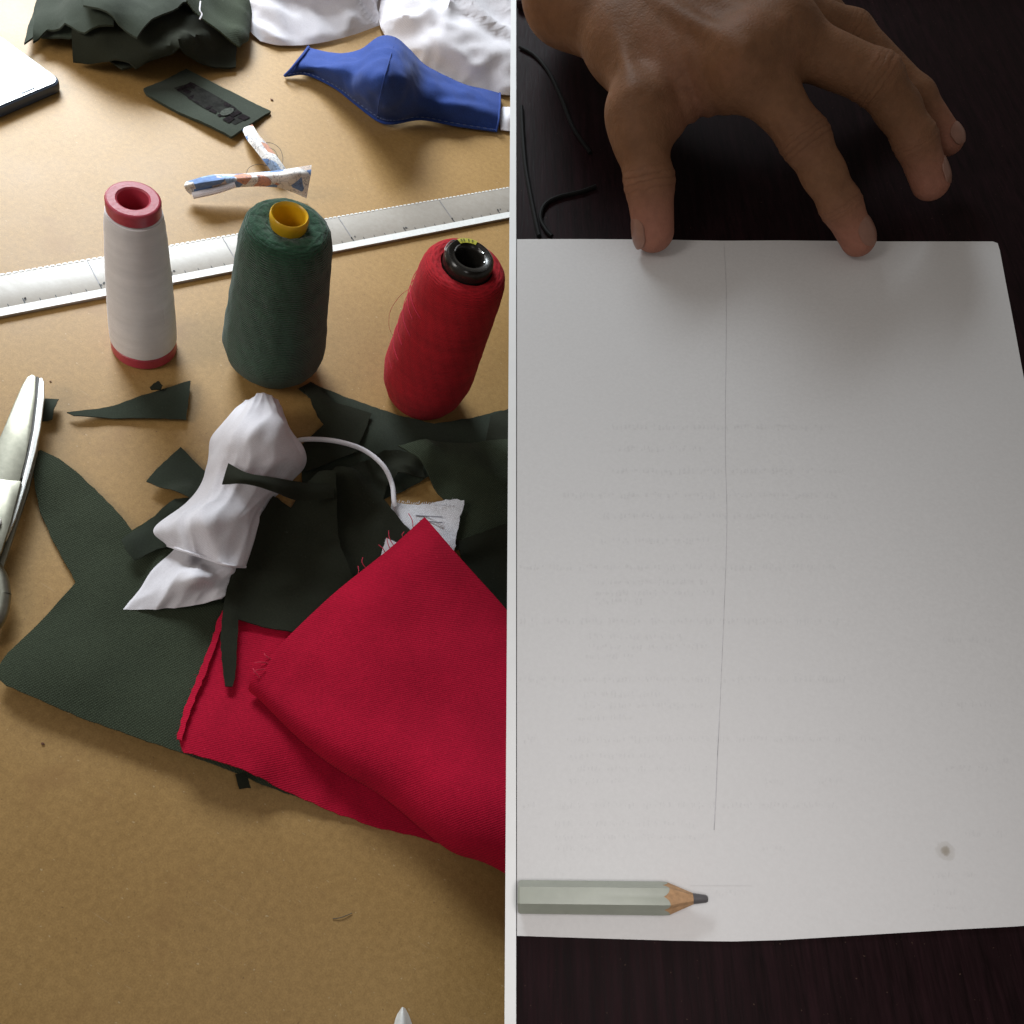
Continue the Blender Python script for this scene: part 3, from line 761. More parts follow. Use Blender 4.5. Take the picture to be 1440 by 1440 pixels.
cloth('olive_cloth', [(384, 696), (410, 708), (424, 688), (446, 672), (468, 676), (474, 715), (482, 760), (495, 795), (512, 830), (470, 880), (420, 884), (380, 876), (336, 865), (334, 905), (331, 950), (327, 963), (317, 963), (313, 930), (310, 892), (313, 862), (318, 830), (335, 778), (357, 735)], 'olive_black', 'nearly black olive panel with a narrow tail hanging over the lower red cloth', zg=.016, wave=.003, wsc=18, seed=23, thick=.0012, soft=24, lift=[(445, 690, .008, .02)], cat='fabric')
bow = patch('fabric_scrap', [[(321, 651, .046), (348, 665, .050), (384, 671, .044), (432, 679, .030), (470, 680, .024)], [(316, 667, .048), (348, 674, .051), (386, 681, .044), (428, 690, .030), (470, 690, .024)], [(312, 681, .046), (346, 681, .049), (388, 692, .042), (420, 704, .028), (470, 700, .022)]], 'olive_black', (4, 7), .0012, (.0006, 40, 2))
tag(bow, 'thin black olive strip lying across the crumpled white cloth, flared at its end', 'fabric scrap', SG)
cloth('fabric_scrap', [(548, 744), (566, 752), (580, 764), (552, 786), (538, 778)], 'white_cloth', 'small white corner of cloth beside the folded red cloth tip', zg=.020, wave=.001, seed=24, s=.0025, cat='fabric scrap')
rows = [
 [(366, 972, .009), (402, 1006, .009), (482, 1062, .009), (566, 1124, .009), (640, 1186, .009), (708, 1226, .009), (790, 1280, .009)],
 [(350, 972, .013), (394, 1014, .013), (474, 1074, .013), (556, 1136, .014), (630, 1198, .015), (702, 1224, .016), (790, 1285, .016)],
 [(354, 955, .020), (400, 996, .021), (482, 1052, .023), (566, 1108, .026), (642, 1168, .029), (716, 1196, .032), (800, 1250, .032)],
 [(372, 930, .021), (425, 965, .023), (505, 1010, .027), (585, 1060, .032), (660, 1115, .036), (735, 1150, .038), (820, 1200, .036)],
 [(412, 888, .022), (460, 915, .028), (540, 955, .030), (615, 1000, .028), (690, 1050, .030), (760, 1090, .031), (830, 1130, .029)],
 [(470, 834, .026), (515, 860, .031), (580, 895, .029), (645, 935, .023), (710, 975, .019), (780, 1020, .018), (840, 1060, .018)],
 [(545, 774, .027), (580, 795, .029), (620, 830, .026), (665, 865, .021), (720, 905, .018), (790, 950, .017), (850, 990, .017)],
 [(597, 727, .026), (615, 748, .025), (641, 778, .022), (690, 832, .018), (735, 880, .016), (800, 920, .016), (860, 950, .016)]]
rf = patch('red_cloth', rows, 'red_cloth', (7, 7), .0011, (.0036, 17, 9), stretch=(1, 1))
tag(rf, 'folded thick red cloth with a rounded fold, lying on top of the pile', 'cloth')
patch('lower_layer', [[(x + 3, y + 3, max(.006, z - .010)) for x, y, z in rows[r]] for r in (2, 4, 6, 7)], 'red_cloth', (5, 5), .0011, (.001, 17, 5), parent=rf)
rnd = random.Random(8)
for (x, y, dx, dy) in ((578, 742, -2, -20), (567, 757, 2, -9), (553, 768, -7, -22), (548, 774, -4, -18), (540, 778, -6, -12), (513, 798, -2, -14), (500, 808, 4, -12), (380, 925, -10, -6), (376, 930, -18, 2), (370, 938, -14, 8), (362, 950, -8, -10)):
    z = .020 + .002 * rnd.random()
    tube('fray_thread', [P(x + 3, y + 3, z), P(x + dx * .5 + rnd.uniform(-3, 3), y + dy * .5, z + .002), P(x + dx + rnd.uniform(-2, 2), y + dy, z + .001)], .00028, 'red_thread_end', rf, segs=5, k=4)

# ------------------------------------------------------------------ scissors at the table edge
sc_ = thing('scissors', 'steel scissors with broad rounded blades beside the leaf shaped olive panel', 'scissors', P(0, 700))
zb = .013
prism('upper_blade', [P(x, y, zb) for x, y in ((-30, 790), (-32, 700), (-12, 640), (6, 600), (20, 566), (31, 541), (38, 530), (45, 526), (51, 529), (50, 560), (44, 606), (36, 645), (28, 676), (16, 715), (2, 752), (-12, 790))], (0, 0, 1), .0022, 'steel', sc_, bevel=.0005)
prism('blade_groove', [P(x, y, zb - .0004) for x, y in ((51.5, 529), (55, 531), (52, 575), (45, 625), (34, 672), (30, 672), (40, 630), (47, 580))], (0, 0, 1), .002, 'steel_dark', sc_)
prism('cutting_edge', [P(x, y, zb + .0008) for x, y in ((55, 532), (59, 531), (62, 537), (62, 560), (57, 600), (50, 634), (43, 660), (34, 690), (22, 728), (8, 760), (8, 752), (20, 715), (31, 676), (40, 640), (47, 606), (52, 565))], (0, 0, 1), .0022, 'steel_bright', sc_, bevel=.0004)
prism('lower_blade', [P(x, y, zb - .0035) for x, y in ((48, 548), (56, 552), (58, 590), (52, 640), (40, 690), (22, 745), (4, 800), (-20, 800), (0, 720), (26, 650), (42, 590))], (0, 0, 1), .0022, 'steel', sc_, bevel=.0004)
prism('pivot_plate', [P(x, y, zb + .0028) for x, y in ((-34, 668), (12, 675), (30, 676), (24, 700), (15, 735), (2, 775), (-20, 815), (-45, 800))], (0, 0, 1), .0024, 'steel', sc_, bevel=.0005)
pv = P(-15, 735, zb + .003)
V = [pv + [.006 * math.cos(a), .006 * math.sin(a), 0] for a in np.linspace(0, 6.283, 24, endpoint=False)]
prism('pivot_screw', [v + np.array([0, 0, .0015]) for v in V], (0, 0, 1), .0014, 'steel_bright', sc_, bevel=.0003)
for cx, cy, rx, ry in ((-46, 838, 50, 60), (-125, 880, 44, 66)):
    pts = [P(cx + rx * math.cos(a), cy + ry * math.sin(a), .0085) for a in np.linspace(0, 6.283, 17)]
    tube('handle_ring', pts, .0042, 'steel', sc_, segs=12, k=4)
tube('handle_shank', [P(-10, 790, .0105), P(-22, 800, .0095), P(-30, 792, .0085)], .0045, 'steel', sc_, segs=12)
tube('handle_shank', [P(-32, 785, .0105), P(-60, 810, .0095), P(-85, 820, .0085)], .0045, 'steel', sc_, segs=12)

# ------------------------------------------------------------------ phone
zt = .0092
A = P(90, 114, zt); d1 = P(14, 58, zt) - A; d1[2] = 0; d1 /= np.linalg.norm(d1)
d2 = np.cross([0, 0, 1], d1)
if d2 @ (P(14, 146, zt) - A) < 0: d2 = -d2
e2 = P(14, 147, zt) - A; e2[2] = 0; e2 /= np.linalg.norm(e2)
d2 = d2 + e2; d2 /= np.linalg.norm(d2); d1 = d1 - (d1 @ d2) * d2; d1 /= np.linalg.norm(d1)
def rrect(x0, x1, y0_, y1_, r, z):
    o = []
    for cx, cy, a0 in ((x1 - r, y1_ - r, 0), (x0 + r, y1_ - r, 90), (x0 + r, y0_ + r, 180), (x1 - r, y0_ + r, 270)):
        for k in range(7):
            a = math.radians(a0 + 15 * k); o.append(A + d1 * (cx + r * math.cos(a)) + d2 * (cy + r * math.sin(a)) + np.array([0, 0, z - zt]))
    return o
ph = thing('phone', 'phone in a dark blue case with a bright white screen', 'phone', A * [1, 1, 0])
prism('case', rrect(0, .152, 0, .076, .009, zt), (0, 0, 1), .0088, 'phone_case', ph, bevel=.0022)
prism('front_bezel', rrect(.0018, .150, .0018, .0742, .0075, zt + .0004), (0, 0, 1), .0006, 'phone_bezel', ph)
prism('screen', rrect(.0085, .142, .0035, .0725, .005, zt + .0007), (0, 0, 1), .0004, 'screen', ph)
prism('earpiece', rrect(.0042, .0052, .024, .036, .0004, zt + .0008), (0, 0, 1), .0003, 'phone_slot', ph)

# ------------------------------------------------------------------ olive pile at the back
pt = cloth('fabric_patch', [(202, 130), (232, 114), (262, 99), (320, 127), (381, 156), (353, 176), (325, 196), (262, 164), (206, 137)], 'olive_felt', 'rectangular olive patch with worn dark lettering near the patterned strips', zg=.003, thick=.0024, wave=.002, wsc=15, seed=30, lift=[(325, 190, .003, .03), (205, 132, .003, .02)], cat='fabric patch')
HMP = HM.copy()
PG = 'olive cloth pieces stacked in the pile behind the phone'
for i, (pl, mt, lb_, zg, lf) in enumerate([
 ([(95, 45), (130, 68), (172, 98), (200, 96), (250, 86), (300, 62), (332, 46), (340, -40), (90, -50)], 'olive_black', 'lowest dark olive cloth of the pile, its corner pointing toward the patterned strips', .012, [(180, 60, .012, .06), (250, 50, .012, .05)]),
 ([(30, 39), (45, 29), (75, 36), (105, 44), (140, 60), (150, -40), (50, -50)], 'olive_felt', 'grey olive flap of the pile sticking out above the phone', .022, [(60, 30, .004, .04)]),
 ([(98, 50), (140, 62), (190, 80), (260, 66), (333, 60), (334, 30), (345, -40), (110, -50)], 'olive_black', 'dark olive cloth in the middle of the pile with a pointed right corner', .028, [(200, 40, .006, .05)]),
 ([(40, 20), (62, 12), (90, 22), (118, 38), (160, 40), (165, -50), (50, -60)], 'olive_felt', 'upper grey olive flap of the pile with a squared tip', .034, []),
 ([(118, 14), (150, 28), (192, 48), (215, 30), (250, 14), (300, -40), (110, -60)], 'olive_felt', 'lighter olive topmost cloth of the pile folded to a point', .040, [(190, 20, .006, .03)]),
 ([(262, 10), (300, 20), (338, 26), (352, 14), (360, -50), (270, -60)], 'olive', 'faded olive corner of the pile beside the white cloth', .040, [])]):
    cloth('fabric_piece', pl, mt, lb_, zg=zg, wave=.006, wsc=22, seed=40 + i, thick=.0016, s=.005, lift=lf, cat='fabric', group=PG, soft=30)
tag(tube('thread', [P(282, 2, .05), P(281, 14, .05), P(284, 20, .049), P(281, 27, .048)], .0006, 'white_cloth', segs=5), 'short white thread lying on the olive pile', 'thread')

# ------------------------------------------------------------------ white cloth at the back
rA = [[(325, -70, .026), (390, -80, .040), (450, -80, .046), (510, -75, .04), (580, -70, .03)],
      [(338, -20, .016), (388, -26, .030), (450, -28, .034), (510, -24, .03), (562, -20, .022)],
      [(344, 10, .010), (385, 4, .020), (440, 0, .022), (500, -2, .02), (550, 0, .012)],
      [(350, 40, .005), (388, 36, .012), (440, 30, .013), (495, 24, .012), (546, 16, .006)],
      [(366, 58, .0022), (395, 64, .003), (440, 62, .003), (490, 51, .003), (538, 34, .0022)]]
o = patch('white_cloth', rA, 'white_cloth', (9, 10), .0009, (.0040, 24, 12), ridged=True, stretch=(.6, 1.5)); tag(o, 'rumpled white cloth lying next to the olive pile', 'cloth')
rB = [[(545, -70, .03), (600, -80, .05), (660, -80, .055), (760, -80, .05)],
      [(536, -5, .016), (590, -12, .036), (650, -14, .044), (760, -14, .044)],
      [(532, 26, .006), (580, 26, .026), (640, 30, .034), (760, 24, .034)],
      [(546, 56, .003), (594, 62, .016), (650, 68, .024), (760, 62, .026)],
      [(580, 82, .002), (618, 92, .008), (664, 104, .011), (760, 104, .014)],
      [(596, 92, .0018), (630, 112, .002), (680, 130, .002), (760, 138, .002)]]
o = patch('white_cloth', rB, 'white_cloth', (9, 12), .0009, (.0062, 25, 21), ridged=True, stretch=(1, 1.2)); tag(o, 'heaped white cloth with deep creases behind the blue face mask', 'cloth')
o = patch('white_cloth', [[(706, 150, .004), (716, 150, .008), (740, 150, .006)], [(703, 166, .004), (716, 164, .010), (740, 164, .006)], [(704, 182, .002), (716, 184, .003), (740, 184, .002)]], 'white_cloth', (5, 5), .0009, (.001, 60, 2)); tag(o, 'small cream cloth bit at the pointed end of the blue mask', 'cloth')

# ------------------------------------------------------------------ blue mask
cols = [
 [(433, 66, .004), (425, 77, .010), (417, 87, .011), (409, 97, .008), (401, 106, .002)],
 [(470, 75, .010), (462, 84, .019), (453, 92, .021), (443, 99, .014), (431, 104, .003)],
 [(504, 70, .022), (499, 84, .033), (492, 99, .035), (482, 112, .022), (470, 122, .003)],
 [(532, 52, .040), (528, 74, .052), (520, 100, .054), (506, 126, .034), (496, 142, .003)],
 [(556, 53, .044), (550, 76, .058), (542, 104, .062), (534, 138, .040), (530, 168, .003)],
 [(578, 71, .036), (574, 92, .050), (567, 116, .052), (560, 146, .032), (552, 173, .003)],
 [(600, 92, .022), (598, 110, .030), (596, 130, .028), (594, 150, .020), (592, 167, .003)],
 [(645, 115, .012), (645, 130, .020), (645, 145, .021), (644, 160, .014), (642, 176, .003)],
 [(702, 131, .004), (702, 146, .012), (701, 160, .012), (700, 172, .008), (698, 184, .002)]]
cols = [[(x, y, z * (1.04 if 2 <= i <= 5 and z > .005 else 1)) for x, y, z in c_] for i, c_ in enumerate(cols)]
mk = thing('face_mask', 'blue stitched cloth face mask with a raised cup, in front of the white cloth', 'face mask', P(550, 170))
patch('mask_body', cols, 'blue_cloth', (8, 8), .0012, (.0030, 48, 6), parent=mk)
tube('side_hem', [P(434, 66, .006), P(426, 77, .012), P(417, 88, .013), P(409, 98, .010), P(400, 107, .003)], .0013, 'blue_cloth', mk)
tube('side_hem', [P(703, 131, .006), P(703, 146, .013), P(702, 160, .013), P(701, 172, .010), P(698, 185, .003)], .0010, 'blue_cloth', mk)
tube('bottom_hem', [P(c[4][0], c[4][1], c[4][2] + .001) for c in cols], .0014, 'blue_cloth', mk)
hem = [P(c[4][0] * .86 + c[3][0] * .14, c[4][1] * .86 + c[3][1] * .14, c[4][2] + .18 * (c[3][2] - c[4][2]) + .0022) for c in cols]
hem = crom(np.array(hem), 12)
M['stitch'] = plain('pale_blue_stitch', (.13, .18, .36), .8)
for i in range(2, len(hem) - 1, 2): tube('stitch', [hem[i], hem[i + 1]], .00035, 'stitch', mk, segs=4, sm=False)
tube('centre_seam', [P(x, y, z + .0002) for x, y, z in cols[4]], .0006, 'blue_cloth', mk)

# ------------------------------------------------------------------ printed olive patch, patterned strips
def pt_xy(u, v):                     # u along the long side, v across
    a = np.array([214, 131.]); bq = np.array([268, 104.]); c_ = np.array([374, 157.]); d_ = np.array([322, 189.])
    return (a * (1 - u) + d_ * u) * (1 - v) + (bq * (1 - u) + c_ * u) * v
M['print_ink'] = plain('worn_print', (.012, .009, .010), .9, var=.6, bscale=400, spec=.05)
M['print_pale'] = plain('worn_print_pale', (.060, .066, .055), .9, var=.4, bscale=400, spec=.1)
strokes = [(.10, .40, .16, .80), (.17, .66, .25, .78), (.17, .46, .24, .56), (.28, .36, .34, .76), (.35, .62, .42, .76), (.38, .34, .43, .60), (.46, .36, .50, .74), (.53, .32, .57, .72), (.58, .32, .66, .40), (.60, .62, .68, .73), (.70, .30, .74, .70), (.77, .48, .83, .70), (.79, .28, .86, .46), (.87, .52, .95, .68)]
def on0(px, py, dz, zg):
    q = P(px, py, zg)
    for _ in range(2): q = P(px, py, float(samp(HMP, np.array([q[0]]), np.array([q[1]]))[0]) + dz)
    return q
def flat_print(name, quads, mat, parent, dz):
    V, F = [], []
    for q in quads:
        k = len(V); V += [on0(*xy, dz, .004) for xy in q]; F.append(tuple(range(k, k + len(q))))
    return link(name, V, F, mat, parent, smooth=False)
M['print_band'] = plain('worn_print_band', (.019, .019, .017), .9, var=.5, bscale=160, spec=.05)
flat_print('worn_band', [[pt_xy(.07, .42), pt_xy(.3, .36), pt_xy(.6, .30), pt_xy(.93, .30), pt_xy(.95, .62), pt_xy(.70, .74), pt_xy(.4, .78), pt_xy(.12, .80)]], 'print_band', pt, .00025)
rnd = random.Random(2)
for (u0, v0, u1, v1) in strokes:
    j = lambda: rnd.uniform(-.012, .012)
    flat_print('worn_letter', [[pt_xy(u0 + j(), v0 + j()), pt_xy(u1 + j(), v0 + j()), pt_xy(u1 + j(), v1 + j()), pt_xy(u0 + j(), v1 + j())]], 'print_ink', pt, .00045 + .00025 * rnd.random())
flat_print('worn_letter', [[pt_xy(.72 + .05 * math.cos(a), .52 + .16 * math.sin(a)) for a in np.linspace(0, 6.28, 10)[:-1]]], 'print_pale', pt, .0010)
s2 = patch('patterned_strip', [[(340, 181, .004), (346, 178, .006), (355, 175, .005)], [(347, 196, .008), (355, 192, .012), (363, 188, .010)], [(358, 210, .010), (367, 207, .014), (377, 204, .012)], [(372, 228, .010), (382, 224, .014), (391, 222, .012)], [(384, 244, .006), (394, 242, .010), (404, 240, .008)]], 'print_cotton', (7, 6), .0008, (.0009, 60, 3))
tag(s2, 'short narrow blue and white patterned strip touching the olive patch', 'fabric strip')
s1 = patch('patterned_strip', [
  [(262, 255, .012), (297, 246, .016), (340, 244, .017), (385, 240, .020), (412, 236, .026), (438, 232, .026)],
  [(259, 261, .014), (297, 253, .020), (340, 250, .021), (385, 246, .024), (412, 245, .028), (437, 246, .024)],
  [(262, 268, .009), (300, 261, .014), (342, 257, .016), (385, 254, .020), (412, 258, .018), (434, 262, .014)],
  [(268, 274, .005), (303, 267, .008), (344, 263, .010), (385, 263, .012), (410, 270, .006), (431, 279, .003)]], 'print_cotton', (7, 9), .0009, (.0011, 50, 8))
tag(s1, 'longer folded patterned strip in white, orange and blue behind the green cone', 'fabric strip')
tube('rolled_hem', [P(271, 275, .006), P(290, 271, .009), P(310, 266, .012), P(330, 259, .015)], .0026, 'white_cloth', s1)
patch('printed_patch', [[(271, 254, .0165), (285, 250, .0180), (300, 247, .0182), (312, 246, .0182)], [(273, 259, .0190), (287, 256, .0206), (302, 254, .0216), (315, 252, .0216)], [(276, 266, .0125), (289, 263, .0150), (304, 260, .0158), (316, 257, .0165)]], 'print_blue', (4, 4), .0003, (0, 1, 1), parent=s1)
tag(tube('thread', [P(371, 200, .001), P(384, 202, .006), P(394, 210, .008), P(398, 224, .006), P(394, 234, .008), P(388, 214, .006), P(376, 206, .004)], .00022, 'dark_thread', segs=5), 'fine dark thread looped beside the short patterned strip', 'thread')
tag(tube('thread', [P(346, 245, .018), P(350, 236, .014), P(362, 231, .010), P(376, 233, .008)], .00022, 'dark_thread', segs=5), 'fine dark thread arching over the longer patterned strip', 'thread')

# ------------------------------------------------------------------ crumbs and stray bits on the table
def crumb(px, py, r, label, seed):
    rnd = random.Random(seed); c = P(px, py, 0); V = []; F = []
    for i in range(5):
        for j in range(8):
            th = 2*math.pi*j/8; ph_ = math.pi*i/4; k = r*(1+rnd.uniform(-.25, .25))
            V.append(c + [1.6*k*math.sin(ph_)*math.cos(th), k*math.sin(ph_)*math.sin(th), .6*r + .6*r*math.cos(ph_)])
    for i in range(4):
        for j in range(8): F.append((i*8+j, (i+1)*8+j, (i+1)*8+(j+1) % 8, i*8+(j+1) % 8))
    tag(link('crumb', V, F, 'crumb', base=c), label, 'crumb')
crumb(382, 141, .0010, 'tiny brown crumb between the olive patch and the blue mask', 1)
crumb(60, 1046, .0007, 'tiny brown crumb below the large olive panel', 2)
crumb(71, 537, .0005, 'tiny speck beside the scissor tip', 3)
tag(tube('thread', [P(468, 1292, .0004), P(480, 1290, .0008), P(495, 1284, .0005)], .00022, 'dark_thread', segs=5), 'short dark thread snippet on the bare table below the red cloth', 'thread')
pc = patch('paper_corner', [[(563, 1419, .0015), (566, 1416, .004), (570, 1418, .0015)], [(557, 1430, .0015), (566, 1428, .006), (576, 1430, .0015)], [(552, 1450, .0015), (566, 1450, .007), (582, 1450, .0015)], [(546, 1480, .0015), (566, 1480, .007), (588, 1480, .0015)]], 'ruler_white', (5, 5), .0008)
tag(pc, 'small pointed white tip at the near edge of the tan table', 'paper')

# ------------------------------------------------------------------ sheet of paper on the desk
sheet_px = [(727, 337), (820, 337), (940, 337.5), (1018, 338.5), (1100, 338), (1250, 339.5), (1396, 339.5), (1403, 342), (1406, 352), (1415, 400), (1427, 462), (1445, 560), (1470, 720), (1500, 900), (1530, 1090), (1552, 1290), (1500, 1297), (1427, 1303), (1330, 1308), (1200, 1316), (1100, 1322), (1030, 1324), (950, 1323), (850, 1320), (727, 1316)]
def desk_ab(p): d = p - OD; return d @ EXs, d @ EYs
pl = [desk_ab(Q(x, y, .0006)) for x, y in sheet_px]
rnd = random.Random(1)
c, tr = tri_fill(pl, .006, rnd)
zz = .0006 + .0006 * np.clip(fbm(c[:, 0], c[:, 1], 9, 4) + .2, 0, 1.5)
top = [QD(a, b_, z) for (a, b_), z in zip(c, zz)]
V, F = solid(top, tr, NR, .0004)
sheet = link('paper_sheet', V, F, 'paper', base=Q(1077, 830), angle=50)
tag(sheet, 'white sheet of paper with a pencil line and faint show-through print on the dark desk', 'paper')
ZT = .0024
def line_strip(pts, wd):
    V, F = [], []
    n = len(pts)
    for i, p in enumerate(pts):
        t_ = pts[min(i + 1, n - 1)] - pts[max(i - 1, 0)]; s_ = np.cross(t_, NR); s_ /= np.linalg.norm(s_)
        V += [p - s_ * wd * (.5 + .5 * (i % 2) * .4), p + s_ * wd * .5]
    for i in range(n - 1): F.append((2*i, 2*i+1, 2*i+3, 2*i+2))
    return V, F
def sheet_z(px, py):
    a, b_ = desk_ab(Q(px, py, .001)); f = fbm([a], [b_], 9, 4)[0]
    return .0006 + .0006 * min(max(f + .2, 0), 1.5)
pxs = [(1018, 341), (1021, 400), (1021, 480), (1020, 560), (1020, 640), (1022, 720), (1021, 780), (1018, 860), (1015, 930), (1012, 1000), (1009, 1060), (1007, 1110), (1005, 1150), (1002, 1205)]
pp = crom(np.array([Q(x, y, sheet_z(x, y) + .00022) for x, y in pxs]), 6)
V, F = line_strip(pp[:int(len(pp) * .72)], .00010); o = link('pencil_line', V, F, 'pencil_line', sheet, smooth=False)
V, F = line_strip(pp[int(len(pp) * .72) - 1:-4], .00020); o = link('pencil_line', V, F, 'pencil_line', sheet, smooth=False)
# show-through print of the other side: rows of tiny illegible strokes
rnd = random.Random(12); V, F = [], []
def glyphs(x0, x1, y, hgt, slope=0.):
    x = x0
    while x < x1:
        wl = rnd.randint(2, 9)
        for _ in range(wl):
            gw = hgt * rnd.uniform(.35, .6)
            if x + gw > x1: break
            for _k in range(rnd.randint(1, 3)):
                ax = x + rnd.uniform(0, gw * .6); bx_ = min(x + gw, ax + gw * rnd.uniform(.15, .6)); ay = y + rnd.uniform(-.5, .2) * hgt; by = ay + hgt * rnd.uniform(.15, .55)
                k = len(V); z = sheet_z(ax, ay) + .00003 + .00006 * rnd.random()
                V.extend([Q(ax, ay, z), Q(ax, by, z), Q(bx_, by, z), Q(bx_, ay, z)]); F.append((k, k+1, k+2, k+3))
            x += gw * 1.3
        x += hgt * .7
for y, segs in ((600, [(860, 1170)]), (630, [(870, 1000)]), (662, [(860, 1190)]), (696, [(790, 1180)]), (725, [(840, 1170)]), (760, [(845, 1008)]), (797, [(730, 1180)]), (818, [(840, 1000)]), (833, [(838, 1005)]), (845, [(835, 905)]), (873, [(730, 1190)]), (895, [(828, 960)]), (909, [(826, 1010)]), (923, [(822, 895)]), (955, [(730, 1190)]), (976, [(820, 935)]), (992, [(815, 1003)]), (1008, [(812, 890)]), (1039, [(735, 760), (795, 1190), (1210, 1245)]), (1063, [(800, 935)]), (1081, [(795, 1000)]), (1098, [(800, 880), (1075, 1105), (1150, 1190)]), (1132, [(735, 755), (785, 1180)]), (1158, [(780, 980)]), (1176, [(780, 995)]), (1193, [(780, 850), (1072, 1105)]), (1255, [(1005, 1055)]), (900, [(1325, 1400)]), (990, [(1322, 1405)]), (1080, [(1330, 1395)]), (1172, [(1355, 1420)]), (1231, [(1310, 1370)]), (1254, [(1310, 1352)]), (1275, [(1312, 1358)]), (1070, [(1405, 1425)])):
    for x0, x1 in segs: glyphs(x0, x1, y, 9)
V2, F2 = line_strip([Q(x, 1245, sheet_z(x, 1245) + .0001) for x in range(970, 1060, 8)], .0002)
k = len(V); V += V2; F += [tuple(i + k for i in f) for f in F2]
o = link('show_through_print', V, F, 'paper_print', sheet, smooth=False); o['kind'] = 'stuff'

# ------------------------------------------------------------------ pencil
rp_ = .0040
ptip = Q(996, 1264, rp_ + .001); pend = Q(729, 1261, rp_ + .001)
dx = ptip - pend; LP = np.linalg.norm(dx); dx /= LP; dz_ = NR - (NR @ dx) * dx; dz_ /= np.linalg.norm(dz_); dy_ = np.cross(dz_, dx)
pen = thing('pencil', 'pale green hexagonal pencil stub with a blunt sharpened point lying on the paper', 'pencil', pend)
rh = 22.5 * pxsize(Q(850, 1262, .004)) / 1.0
rh = min(rh, .0046)
Lb = LP * (937 - 729) / (996 - 729)
def hexr(th): a = (th % (math.pi/3)) - math.pi/6; return rh * math.cos(math.pi/6) / math.cos(a)
n = 48; V = []; F = []
def ringv(x, fr, scal=None):
    for i in range(n):
        th = 2*math.pi*i/n; r_ = fr(th); V.append(pend + dx*x(th) + r_*(math.cos(th)*dy_ + math.sin(th)*dz_))
scal = lambda th: Lb + .0018 * (abs(((th + math.pi/6) % (math.pi/3)) - math.pi/6) / (math.pi/6)) ** 2 * -1 + .0009
rc = rh * .985
ringv(lambda th: 0, lambda th: hexr(th) * .2); ringv(lambda th: 0, lambda th: hexr(th) * .93); ringv(lambda th: .0006, hexr); ringv(lambda th: LP * .4, hexr); ringv(lambda th: scal(th) - .002, hexr); ringv(lambda th: scal(th), lambda th: hexr(th) * .97)
for j in range(5):
    for i in range(n): F.append((j*n+i, j*n+(i+1) % n, (j+1)*n+(i+1) % n, (j+1)*n+i))
F.append(tuple(range(n)))
link('shaft', V, F, 'pencil_paint', pen, angle=20)
Xl = LP - .0045
V = []; F = []
ringv(lambda th: scal(th) - .0002, lambda th: hexr(th) * .965); ringv(lambda th: Xl, lambda th: .00155)
for i in range(n): F.append((i, (i+1) % n, n+(i+1) % n, n+i))
link('wood_cone', V, F, 'wood_tip', pen)
V = []; F = []
for x, r_ in ((Xl - .0003, .00158), (Xl + .002, .0013), (LP - .0008, .0011), (LP - .0002, .0008), (LP, .00005)): ringv(lambda th, x=x: x, lambda th, r_=r_: r_)
for j in range(4):
    for i in range(n): F.append((j*n+i, j*n+(i+1) % n, (j+1)*n+(i+1) % n, (j+1)*n+i))
link('lead', V, F, 'lead', pen)

# ------------------------------------------------------------------ cords on the desk behind the paper
tag(tube('cable', [Q(731, 66, .0012), Q(752, 78, .0012), Q(772, 102, .0012), Q(790, 140, .0012), Q(806, 180, .0012), Q(830, 215, .0012)], .0010, 'black_cord'), 'thin black cable running from the desk trim to beneath the thumb', 'cable')
tag(tube('cable', [Q(838, 262, .0012), Q(815, 270, .0012), Q(785, 277, .0012), Q(766, 288, .0012), Q(760, 306, .0012), Q(767, 322, .0012), Q(776, 332, .0012)], .0010, 'black_cord'), 'thin black cable bending into a hook behind the paper edge', 'cable')
tag(tube('cable', [Q(733, 150, .0012), Q(735, 190, .0012), Q(739, 235, .0012), Q(746, 275, .0012), Q(753, 310, .0012), Q(758, 332, .0012)], .0012, 'black_cord'), 'nearly straight black cable running along the white desk trim to the paper', 'cable')

# ------------------------------------------------------------------ hand holding the paper (one continuous body)
J = {}
def jt(name, px, py, z, r): J[name] = (Q(px, py, z), r)
jt('arm', 748, -170, .060, .027); jt('wrist', 802, -6, .052, .0195); jt('wrist2', 870, -34, .056, .020)
jt('cmc', 884, 62, .050, .0150); jt('tmcp', 902, 160, .044, .0106); jt('tmid', 902, 208, .037, .0100); jt('tip_ip', 913, 254, .028, .0108); jt('ttip', 919, 326, .0103, .0094)
jt('imcp', 1052, 90, .062, .0128); jt('iprx', 1092, 142, .053, .0104); jt('ipip', 1132, 196, .043, .0101); jt('imid', 1158, 244, .033, .0086); jt('idip', 1182, 288, .022, .0084); jt('itip', 1207, 337, .0086, .0076)
jt('mmcp', 1092, 52, .066, .0125); jt('mpip', 1232, 110, .058, .0104); jt('mmid', 1262, 152, .047, .0088); jt('mdip', 1287, 196, .036, .0086); jt('mtip', 1309, 256, .020, .0082)
jt('rmcp', 1085, 16, .062, .0125); jt('rpip', 1196, 46, .052, .0092); jt('rdip', 1288, 135, .036, .0078); jt('rtip', 1333, 198, .020, .0070)
jt('pmcp', 1060, -10, .055, .0115); jt('ppip', 1160, 20, .040, .0080); jt('pdip', 1222, 70, .026, .0072); jt('ptip', 1268, 118, .012, .0064)
jt('palm', 955, 46, .056, .0155); jt('web', 972, 122, .047, .0070); jt('web2', 936, 166, .041, .0055); jt('web3', 1016, 112, .052, .0075)
jt('th', 912, 92, .049, .0140); jt('fill', 958, 108, .048, .0115)
